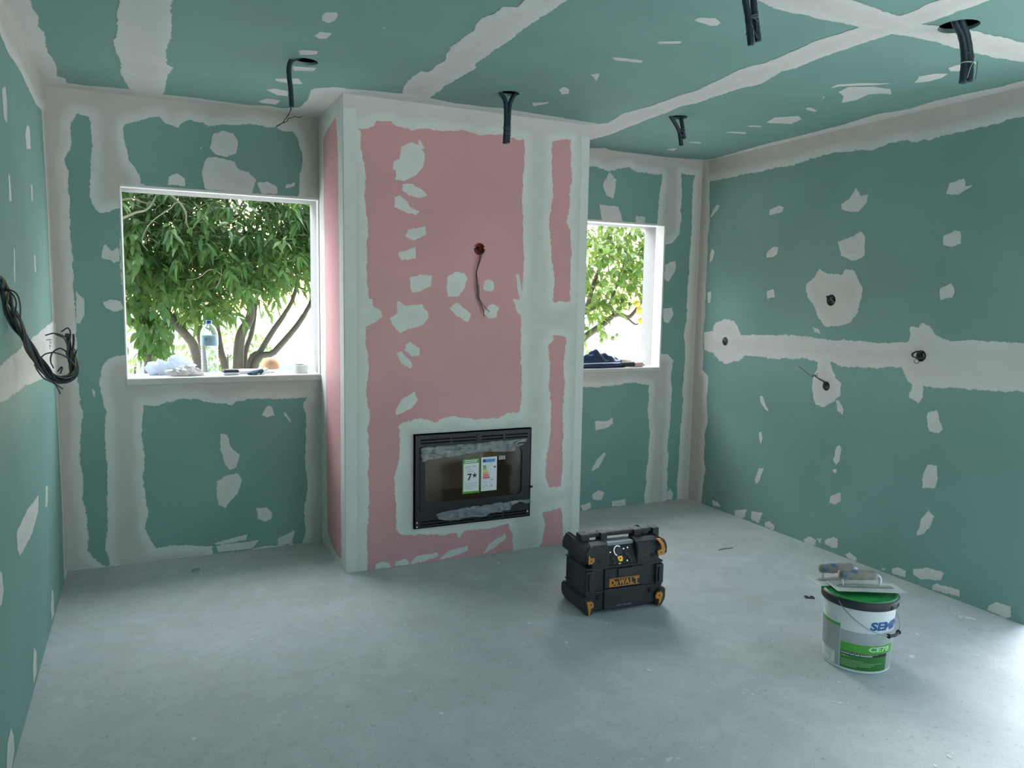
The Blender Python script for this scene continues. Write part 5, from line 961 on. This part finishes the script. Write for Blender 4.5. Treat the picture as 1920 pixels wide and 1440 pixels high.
tag(tube_obj('roller_sleeve', [(3.555, 4.745, zr+.0245), (3.665, 4.79, zr+.0245)], .023, simple('off_white_pile', (.40, .35, .29), .95, noise=.12, scale=90, bump=.6), None, seg=18, smooth=False), 'off-white paint roller sleeve behind the jacket cuff on the right sill', 'roller')
tag(obj('wood_strip', box_bm((3.60, 4.70, zr), (3.745, 4.718, zr+.014), .002), simple('pink_wood', (.55, .36, .28), .8, noise=.15, scale=20)), 'short pinkish wood strip beside the cardboard tube on the right sill', 'wood')

# ------------------------------------------------------------------ conduits and wires
M_cond = simple('dark_teal_conduit', (.007, .024, .036), .5, noise=.25, scale=60); M_cond2 = simple('black_conduit', (.012, .018, .022), .45, noise=.2, scale=60)
M_tie = simple('grey_blue_wire', (.06, .08, .11), .45); M_wirek = simple('dark_wire', (.035, .035, .035), .5); M_wireb = simple('dull_brown_wire', (.075, .060, .045), .5)
def conduit(name, label, tubes, r=.0105, ties=(), wires=(), mat=None):
    t = thing(name, label, 'conduit', (0, 0, 0), 0, 'conduits hanging from the ceiling holes')
    for p in tubes:
        bm = bmesh.new(); n_ = 10; add_tube(bm, p, r, seg=12, n=n_, taper=lambda f: r*(1+.03*math.sin(f*260))); obj('conduit_tube', bm, mat or M_cond, t)
    for (c, rx, mat_, tilt) in ties:
        bm = bmesh.new(); pts = [(c[0]+rx*math.cos(a), c[1]+.62*rx*math.sin(a), c[2]+tilt*math.cos(a)) for a in np.linspace(0, 2*math.pi, 19)]; add_tube(bm, pts, .0022, seg=6, smooth=False); obj('tie', bm, mat_, t)
    for (p, rw, mat_) in wires: tube_obj('wire', p, rw, mat_, t, seg=6)
    return t
conduit('conduit', 'single dark conduit with bare wires hanging above the left window', [[(1.09, 3.57, 2.535), (1.05, 3.565, 2.512), (1.026, 3.56, 2.495), (1.016, 3.56, 2.465), (1.017, 3.56, 2.421), (1.022, 3.56, 2.377), (1.026, 3.56, 2.299)]], .0105,
        wires=[([(1.025, 3.56, 2.32), (1.022, 3.56, 2.297), (1.015, 3.56, 2.272), (.996, 3.558, 2.244), (.985, 3.556, 2.229), (.958, 3.555, 2.211)], .0017, M_wirek), ([(1.027, 3.56, 2.32), (1.023, 3.565, 2.290), (1.000, 3.565, 2.250), (.982, 3.56, 2.226), (.955, 3.56, 2.206)], .0017, M_wireb),
               ([(.970, 3.555, 2.218), (.984, 3.55, 2.226), (1.002, 3.55, 2.236), (1.009, 3.55, 2.249), (1.025, 3.55, 2.254), (1.036, 3.55, 2.261), (1.050, 3.55, 2.258), (1.066, 3.55, 2.262)], .0017, M_wirek)])
conduit('conduit', 'paired dark conduits tied together hanging in front of the chimney wall', [[(2.02, 3.60, 2.535), (2.047, 3.60, 2.496), (2.069, 3.60, 2.464), (2.075, 3.60, 2.414), (2.075, 3.60, 2.33), (2.071, 3.60, 2.257)], [(2.15, 3.60, 2.535), (2.120, 3.60, 2.500), (2.098, 3.60, 2.458), (2.091, 3.60, 2.410), (2.090, 3.60, 2.33), (2.087, 3.60, 2.262)]], .0112,
        ties=[((2.0825, 3.60, z), .0195, M_tie, tl) for z, tl in ((2.338, .002), (2.327, -.004), (2.309, .004), (2.302, -.003))])
conduit('conduit', 'shortest pair of dark conduits hanging near the narrow right window', [[(3.05, 3.59, 2.53), (3.080, 3.59, 2.490), (3.118, 3.59, 2.447), (3.137, 3.59, 2.410), (3.146, 3.585, 2.350)], [(3.13, 3.60, 2.53), (3.143, 3.595, 2.500), (3.152, 3.59, 2.460), (3.160, 3.59, 2.419), (3.168, 3.59, 2.390)]], .0112,
        ties=[((3.150, 3.59, z), .0200, M_tie, tl) for z, tl in ((2.440, .002), (2.425, -.006), (2.410, .006), (2.402, .004))], wires=[([(3.132, 3.58, 2.44), (3.121, 3.58, 2.43), (3.117, 3.58, 2.418)], .0015, M_tie), ([(3.135, 3.575, 2.39), (3.133, 3.575, 2.37), (3.138, 3.577, 2.355)], .0012, M_tie)])
conduit('conduit', 'dark conduit pair at the top edge above the radio, tied with loose cord', [[(2.13, 1.985, 2.54), (2.142, 1.985, 2.47), (2.153, 1.985, 2.431), (2.166, 1.985, 2.389), (2.176, 1.985, 2.345), (2.185, 1.985, 2.300)], [(2.19, 1.985, 2.54), (2.186, 1.985, 2.47), (2.187, 1.985, 2.431), (2.197, 1.985, 2.385), (2.206, 1.985, 2.350), (2.214, 1.985, 2.315)]], .0105,
        ties=[((2.184, 1.985, z), .0215, M_tie, tl) for z, tl in ((2.388, .008), (2.381, .005), (2.376, -.007))], wires=[([(2.172, 1.970, 2.372), (2.165, 1.970, 2.360), (2.180, 1.970, 2.340), (2.196, 1.970, 2.318)], .0018, M_tie), ([(2.166, 1.972, 2.36), (2.156, 1.972, 2.345), (2.152, 1.972, 2.322)], .0014, M_cond2), ([(2.190, 1.971, 2.372), (2.192, 1.971, 2.345), (2.195, 1.971, 2.325)], .0012, M_tie)])
conduit('conduit', 'thick bundle of dark conduits bound with a pale tie at the upper right', [[(3.07, 1.945, 2.54), (3.096, 1.945, 2.500), (3.130, 1.945, 2.468), (3.152, 1.945, 2.419), (3.160, 1.945, 2.371), (3.158, 1.945, 2.302)], [(3.10, 1.955, 2.54), (3.120, 1.955, 2.505), (3.148, 1.955, 2.476), (3.176, 1.955, 2.423), (3.190, 1.955, 2.376), (3.196, 1.955, 2.318)], [(3.09, 1.930, 2.54), (3.108, 1.932, 2.503), (3.140, 1.935, 2.470), (3.166, 1.937, 2.419), (3.177, 1.937, 2.371), (3.178, 1.935, 2.308)]], .0135,
        ties=[((3.178, 1.945, 2.374), .0315, simple('pale_tie', (.50, .48, .36), .6), .001), ((3.172, 1.945, 2.402), .0285, M_tie, -.006)], wires=[([(3.163, 1.912, 2.372), (3.150, 1.915, 2.345), (3.146, 1.92, 2.312)], .0013, simple('pale_wire', (.45, .45, .42), .5)), ([(3.182, 1.912, 2.372), (3.183, 1.912, 2.34), (3.182, 1.914, 2.310)], .0013, M_tie)])

# socket boxes in the boards
M_box = simple('grey_box_plastic', (.17, .18, .18), .6, noise=.2, scale=40); M_orange_box = simple('orange_red_box', (.42, .075, .035), .55, noise=.15, scale=40)
def socket(label, y, z, r, wires, mat=M_box):
    t = thing('socket_box', label, 'socket', (W, y, z), 0, 'socket boxes in the right wall')
    bm = bmesh.new(); add_lathe(bm, [(r*.97, .002), (r*.97, .022), (.001, .022)], 20, caps=False); bm.transform(Matrix.Rotation(math.pi/2, 4, 'Y')); obj('box', bm, mat, t)
    for p, rw, mt in wires: tube_obj('wire', p, rw, mt, t, seg=6)
    return t
def curl(r, n, seedv, out=-.006):
    g = np.random.default_rng(seedv); return [(g.uniform(out, .02), g.uniform(-r, r)*.7, g.uniform(-r, r)*.7) for k in range(n)]
socket('highest wall socket hole, dark wires coiled inside, circled by filler', *SOCK[0][:3], [(curl(.034, 6, 1, -.010), .0035, M_wirek), (curl(.034, 6, 2), .0035, M_box), (curl(.034, 5, 3), .003, M_wirek), ([(.012, .03, .012), (-.012, .026, .02), (-.014, .018, .024), (.01, .01, .02)], .003, M_wirek)])
socket('small socket hole nearest the back corner in the filled joint', *SOCK[1][:3], [(curl(.03, 6, 4), .004, M_box), (curl(.03, 6, 5), .004, simple('grey_wire', (.2, .21, .21), .5)), (curl(.03, 5, 6), .004, simple('grey_wire', (.16, .17, .17), .5))])
socket('socket hole with looped wires in the wide filler joint on the right wall', *SOCK[2][:3], [([(.01, -.008, .022), (-.014, .012, .024), (-.018, .030, .017), (-.02, .041, .006), (-.018, .034, -.006), (-.014, .012, -.010), (.01, -.012, -.016)], .0028, M_wirek), ([(.01, .0, .018), (-.012, .016, .020), (-.014, .036, .008), (-.012, .030, -.010), (.01, .0, -.014)], .0022, M_wirek), ([(-.014, .014+.014*math.cos(a), -.028+.0125*math.sin(a)) for a in np.linspace(.6, 6.6, 14)], .0016, M_wireb), (curl(.03, 6, 8, .0), .0045, M_box), (curl(.03, 6, 9, .0), .004, M_wirek)])
s4 = [((-.03, .194), (.108-.0)), ]
socket('lowest socket hole with wires sticking out to the left', *SOCK[3][:3], [([(.02, -.004, .004), (-.010, -.004, .020), (-.028, .004, .034), (-.032, .034, .044), (-.034, .066, .058)], .0032, M_wirek), ([(.02, .004, .0), (-.012, .0, .018), (-.030, .030, .038), (-.034, .078, .062), (-.034, .082, .048), (-.034, .200, .108)], .0016, M_wireb), ([(-.032, .040, .046), (-.034, .060, .058), (-.036, .036, .076)], .0018, M_wirek), ([(-.033, .05, .054), (-.035, .066, .060), (-.036, .036, .058)], .0018, M_wirek), (curl(.026, 5, 10, .004), .004, M_box)])
t = thing('outlet_box', 'round orange-red outlet box with hanging wires in the pink chimney wall', 'outlet', (CBOX[0], CF, CBOX[1]))
bm = bmesh.new(); r = CBOX[2]; add_lathe(bm, [(r*1.06, -.0025), (r*1.06, .0), (r*.96, .001), (r*.94, .045), (.001, .045)], 28, caps=False); bm.transform(Matrix.Rotation(-math.pi/2, 4, 'X')); 
for v in bm.verts: pass
obj('box', bm, M_orange_box, t, smooth=False)
bm = bmesh.new(); add_tube(bm, [(0, .03, .006), (.012, .044, .010)], .008, seg=10, smooth=False); obj('cable_entry', bm, M_slot, t)
bm = bmesh.new()
for a in (.2, 2.9): add_tube(bm, [(r*.9*math.cos(a), .002, r*.9*math.sin(a)), (r*.9*math.cos(a), -.002, r*.9*math.sin(a))], .0035, seg=8, smooth=False)
obj('screw', bm, M_steel, t)
cw = [(2.112, 1.757), (2.109, 1.737), (2.106, 1.705), (2.094, 1.665), (2.084, 1.626), (2.088, 1.587), (2.096, 1.535), (2.099, 1.489)]
for dx, tail, mt in ((0, [(2.119, 1.450), (2.134, 1.410)], M_wirek), (.0035, [(2.122, 1.455), (2.138, 1.437), (2.163, 1.411)], M_wireb), (-.003, [(2.112, 1.46), (2.130, 1.42), (2.138, 1.384)], M_wirek)):
    pts = [(x+dx*(1+.6*math.sin(k*1.3))-CBOX[0], (-.012 if k else .035)-abs(dx), z-CBOX[1]) for k, (x, z) in enumerate(cw+tail)]; tube_obj('wire', pts, .0021, mt, t, seg=6)

# big twisted bundle on the left wall
bd = thing('cable_bundle', 'thick twisted bundle of dark electrical wires curling out from the left wall', 'cable', (0, 0, 0))
BUNDLE = [(0.012, 2.86, 1.521), (0.012, 2.92, 1.506), (0.012, 2.97, 1.47), (0.012, 3.0, 1.43), (0.027, 3.03, 1.379), (0.044, 3.06, 1.336), (0.057, 3.09, 1.292), (0.076, 3.11, 1.248), (0.099, 3.13, 1.208), (0.124, 3.14, 1.181), (0.156, 3.14, 1.177), (0.183, 3.13, 1.197), (0.182, 3.12, 1.236), (0.177, 3.11, 1.283), (0.175, 3.1, 1.334)]
LOOSE = [[(0.001, 2.95, 1.487), (0.032, 2.93, 1.476), (0.045, 2.93, 1.448), (0.038, 2.95, 1.411), (0.029, 2.98, 1.39)], [(0.001, 2.95, 1.49), (0.045, 2.92, 1.477), (0.057, 2.92, 1.44), (0.05, 2.96, 1.388)], [(0.088, 3.1, 1.254), (0.106, 3.08, 1.268), (0.133, 3.08, 1.271), (0.166, 3.09, 1.254), (0.189, 3.1, 1.224), (0.192, 3.11, 1.195), (0.174, 3.12, 1.176)], [(0.122, 3.12, 1.215), (0.118, 3.08, 1.243), (0.125, 3.08, 1.271), (0.147, 3.08, 1.286), (0.164, 3.1, 1.275)], [(0.068, 3.1, 1.23), (0.08, 3.08, 1.207), (0.097, 3.08, 1.182), (0.121, 3.1, 1.164), (0.149, 3.11, 1.141)], [(0.122, 3.1, 1.17), (0.132, 3.09, 1.152), (0.142, 3.09, 1.126)], [(0.178, 3.1, 1.309), (0.18, 3.1, 1.34), (0.173, 3.09, 1.356), (0.154, 3.08, 1.343)], [(0.175, 3.1, 1.318), (0.154, 3.08, 1.332), (0.13, 3.08, 1.338), (0.106, 3.08, 1.331)], [(0.168, 3.1, 1.253), (0.17, 3.09, 1.288), (0.162, 3.08, 1.32), (0.136, 3.08, 1.335)], [(0.184, 3.1, 1.237), (0.194, 3.09, 1.266), (0.198, 3.09, 1.278)], [(0.135, 3.11, 1.203), (0.148, 3.1, 1.219), (0.15, 3.1, 1.213), (0.143, 3.11, 1.196)]]
MARKS = [[(4.128, 1.258), (4.303, 1.251), (4.36, 1.246)], [(4.249, 1.258), (4.259, 1.238), (4.334, 1.231)], [(4.264, 1.231), (4.268, 1.205)], [(4.234, 1.224), (4.347, 1.216)], [(4.301, 1.246), (4.343, 1.233)]]
FLAKES = [(2.176, 3.819, 0.0118, 'long thin white flake on the floor in the shade before the fireplace'), (1.973, 3.034, 0.0099, 'jagged white flake on open floor left of the radio'), (2.303, 2.894, 0.0077, 'pale flake on the floor right in front of the middle of the radio'), (2.032, 2.788, 0.0063, 'small flake on the floor in front of the left corner of the radio'), (1.279, 2.657, 0.0075, 'lone white flake on open floor below the chimney left corner'), (1.333, 2.462, 0.0107, 'broad flat pale flake in the middle of the foreground floor'), (2.216, 2.435, 0.0129, 'longest thin flake on the floor between radio and bucket, nearer the camera'), (2.266, 2.431, 0.007, 'small flake just right of the longest thin floor flake'), (1.914, 1.901, 0.01, 'large pale flake at the bottom edge of the floor, right of centre'), (1.949, 1.896, 0.0067, 'smaller pale flake just right of the large one at the bottom edge'), (1.704, 2.005, 0.005, 'small white flake alone at the bottom edge near the centre'), (0.522, 2.646, 0.008, 'white curled flake on the left foreground floor under a dark streak'), (0.739, 2.435, 0.0059, 'white flake near the bottom edge, left of the centre'), (0.79, 3.348, 0.0076, 'pale flake on the bright floor before the left end of the chimney'), (1.108, 4.544, 0.0071, 'flake against the foot of the wall beside the chimney left side'), (2.441, 2.138, 0.0068, 'left white flake of a pair on the floor left of the bucket, nearer the camera'), (2.471, 2.117, 0.0068, 'right white flake of a pair on the floor left of the bucket, nearer the camera'), (2.71, 1.949, 0.0079, 'left one of three smeared flakes in a row in front of the bucket'), (2.726, 1.934, 0.0069, 'middle one of three smeared flakes in a row in front of the bucket'), (2.755, 1.923, 0.006, 'right one of three smeared flakes in a row in front of the bucket'), (2.876, 2.436, 0.0089, 'pale flake on the floor close to the left of the bucket'), (3.323, 2.087, 0.016, 'long white flake on the floor right of the foot of the bucket'), (3.921, 2.283, 0.0131, 'left one of three broken flakes by the right wall behind the bucket'), (3.943, 2.262, 0.0118, 'middle one of three broken flakes by the right wall behind the bucket'), (3.955, 2.235, 0.0105, 'right one of three broken flakes by the right wall behind the bucket'), (3.545, 2.229, 0.0133, 'ragged ring-like flake on the floor right of the bucket handle'), (3.594, 1.979, 0.0095, 'thin flake far right on the floor, past the long white flake'), (2.761, 1.711, 0.0077, 'pale flake on the floor in the right foreground'), (2.783, 1.54, 0.0075, 'flake near the bottom right of the floor'), (2.691, 1.522, 0.0082, 'flake cut by the bottom edge at the lower right'), (3.162, 3.196, 0.0079, 'small flake on the floor right of the radio'), (2.851, 2.05, 0.0093, 'thin pale flake touching the shadow at the foot of the bucket')]
CRUMBS = [(1.96, 3.64, 0.0062), (1.931, 3.569, 0.0037), (1.704, 3.747, 0.005), (1.974, 3.878, 0.0039), (2.308, 3.62, 0.0051), (2.419, 3.595, 0.0052), (1.998, 2.89, 0.0043), (2.281, 2.769, 0.0043), (1.853, 2.855, 0.0052), (1.889, 2.849, 0.0052), (1.995, 2.738, 0.0041), (1.727, 2.713, 0.0049), (1.556, 2.673, 0.0048), (1.837, 1.941, 0.0042), (1.51, 2.09, 0.0041), (1.516, 2.275, 0.0035), (1.446, 3.238, 0.0065), (1.335, 3.505, 0.0058), (1.284, 3.035, 0.0051), (1.546, 2.913, 0.0041), (1.288, 3.106, 0.0042), (0.607, 2.697, 0.0036), (1.035, 2.875, 0.0048), (1.039, 3.009, 0.003), (0.362, 4.407, 0.0055), (1.177, 4.141, 0.0039), (0.306, 3.016, 0.004), (2.469, 2.155, 0.0059), (2.522, 2.139, 0.0039), (2.575, 2.086, 0.0039), (2.457, 2.205, 0.003), (2.416, 2.293, 0.004), (2.437, 2.276, 0.004), (2.376, 2.31, 0.003), (3.927, 2.315, 0.0079), (3.84, 2.272, 0.0077), (3.559, 2.213, 0.0073), (2.519, 1.735, 0.0046), (2.811, 1.544, 0.0047), (2.624, 1.567, 0.0055), (2.531, 1.818, 0.0037), (3.953, 3.234, 0.0059), (3.298, 2.969, 0.0078), (2.061, 1.913, 0.0043), (2.574, 2.044, 0.0039), (2.069, 1.95, 0.0035), (3.087, 1.979, 0.0043), (3.773, 2.279, 0.0051)]
SCRAP = (3.550, 3.523)
core = smooth_path(BUNDLE, 10); N_ = len(core)
for k in range(13):
    a0 = 2*math.pi*k/13*1.7; rr = .005+.0095*((k*5) % 7)/6; pts = []
    for i, p in enumerate(core):
        if i % 3 and i != N_-1: continue
        f = i/(N_-1); a = a0+f*11+.7*math.sin(f*9+k); s = rr*(1+.25*math.sin(f*17+k*2))
        tdir = (core[min(i+1, N_-1)]-core[max(i-1, 0)]).normalized(); u_ = tdir.cross(Vector((0, 1, 0))).normalized(); w_ = tdir.cross(u_)
        if f > .93 and k > 5: break
        pts.append(p+u_*math.cos(a)*s+w_*math.sin(a)*s)
    col = (M_cond, M_wirek, M_cond2, M_tie, M_wireb, M_cond, simple('yellow_green_wire', (.16, .15, .05), .5), simple('grey_wire', (.20, .21, .22), .5))[k % 8]
    tube_obj('wire', pts, (.0038 if k % 3 and k % 8 != 6 else .0052) if k % 8 != 6 else .003, col, bd, seg=6, n=3)
for k, p in enumerate(LOOSE): tube_obj('loose_wire', p, .0026, (M_wirek, M_wireb, M_tie)[k % 3], bd, seg=6)
# pencilled note on the left wall
bm = bmesh.new()
for p in MARKS: add_tube(bm, [(.0012, y, z) for y, z in p], .0022, seg=5, smooth=False)
obj('pencil_mark', bm, dark_print, wall_left)
bm = bmesh.new()                                             # scribbled figures on the right wall
for k in range(16):
    y = 3.43+.012*(k % 4)+rng.uniform(-.004, .004); z = .93-.028*(k//4)
    add_tube(bm, [(W-.0008, y+rng.uniform(-.005, .005), z+rng.uniform(-.01, .01)) for q in range(3)], .0007, seg=4, smooth=False)
obj('pencil_mark', bm, simple('graphite', (.10, .15, .15), .6), wall_right)

# ------------------------------------------------------------------ bits on the floor
M_flake = simple('white_filler_flake', (.74, .74, .72), .9, noise=.08, scale=40)
def chip_mesh(seedv, e=1.5):
    g = np.random.default_rng(seedv); n = 8; bm = bmesh.new(); rr = g.uniform(.55, 1.0, n); A = []; B = []
    for k in range(n):
        t = 2*math.pi*k/n; x, y = rr[k]*math.cos(t)*e, rr[k]*math.sin(t); A.append(bm.verts.new((x, y, 0))); B.append(bm.verts.new((x*.9, y*.9, .22+g.uniform(0, .25))))
    bm.faces.new(A[::-1]); bm.faces.new(B)
    for k in range(n): bm.faces.new((A[k], A[(k+1)%n], B[(k+1)%n], B[k]))
    me = bpy.data.meshes.new('plaster_flake'); bm.to_mesh(me); bm.free(); me.materials.append(M_flake); return me
chips = [chip_mesh(s, e) for s, e in ((1, 1.2), (2, 1.8), (3, 1.0), (4, 2.4), (5, 1.5))]
for k, (x, y, s, lb_) in enumerate(FLAKES):
    o = bpy.data.objects.new('plaster_flake', chips[k % 5]); C.objects.link(o); o.location = (x, y, 0); o.scale = (s, s, s*.6); o.rotation_euler = (0, 0, k*2.4)
    tag(o, lb_, 'flake', 'filler flakes on the floor')
V = []; F = []
cv = [[tuple(v.co) for v in me.vertices] for me in chips]; cf = [[tuple(p.vertices) for p in me.polygons] for me in chips]
extra = [(float(x), float(y), float(rng.uniform(.0015, .004))) for x, y in zip(rng.uniform(.2, 4.0, 260), rng.uniform(1.1, 4.4, 260)) if not (X0-.1 < x < X1+.1 and y > CF-.02) and math.hypot(x-BX, y-BY) > .2 and not (2.2 < x < 2.72 and 2.93 < y < 3.27)]
for k, (x, y, s) in enumerate(list(CRUMBS)+extra):
    off = len(V); a = k*2.4; ca, sa = math.cos(a)*s, math.sin(a)*s
    V += [(x+vx*ca-vy*sa, y+vx*sa+vy*ca, vz*s*.6) for vx, vy, vz in cv[k % 5]]; F += [tuple(q+off for q in f) for f in cf[k % 5]]
me = bpy.data.meshes.new('plaster_crumbs'); me.from_pydata(V, [], F); me.materials.append(M_flake)
o = bpy.data.objects.new('plaster_crumbs', me); C.objects.link(o); o['kind'] = 'stuff'; tag(o, 'tiny white crumbs of dried filler strewn over the concrete floor', 'crumbs')
o = bpy.data.objects.new('plasterboard_scrap', chip_mesh(11, 1.3)); C.objects.link(o); o.data.materials.clear(); o.data.materials.append(M_green); o.location = (.622, 4.335, 0); o.scale = (.028, .026, .03); tag(o, 'rounded green plasterboard scrap on the floor below the left window', 'scrap')
bm = bmesh.new(); add_prism(bm, [(-.022, -.016), (.022, -.016), (.022, .016), (.008, .016), (.008, 0), (-.006, 0), (-.006, .016), (-.022, .016)], 'z', 0, .004); o = obj('plastic_clip', bm, black); o.location = (3.43, 2.752, 0); o.rotation_euler = (0, 0, -.5); tag(o, 'small black notched plastic clip on the floor behind the bucket', 'clip')
o = tube_obj('wire_scrap', [(-.05, 0, .002), (-.01, .006, .003), (.03, .002, .002), (.06, .004, .002)], .002, M_wirek, None, seg=5); o.location = (*SCRAP, 0); tag(o, 'thin dark wire offcut on the floor near the right wall', 'wire')
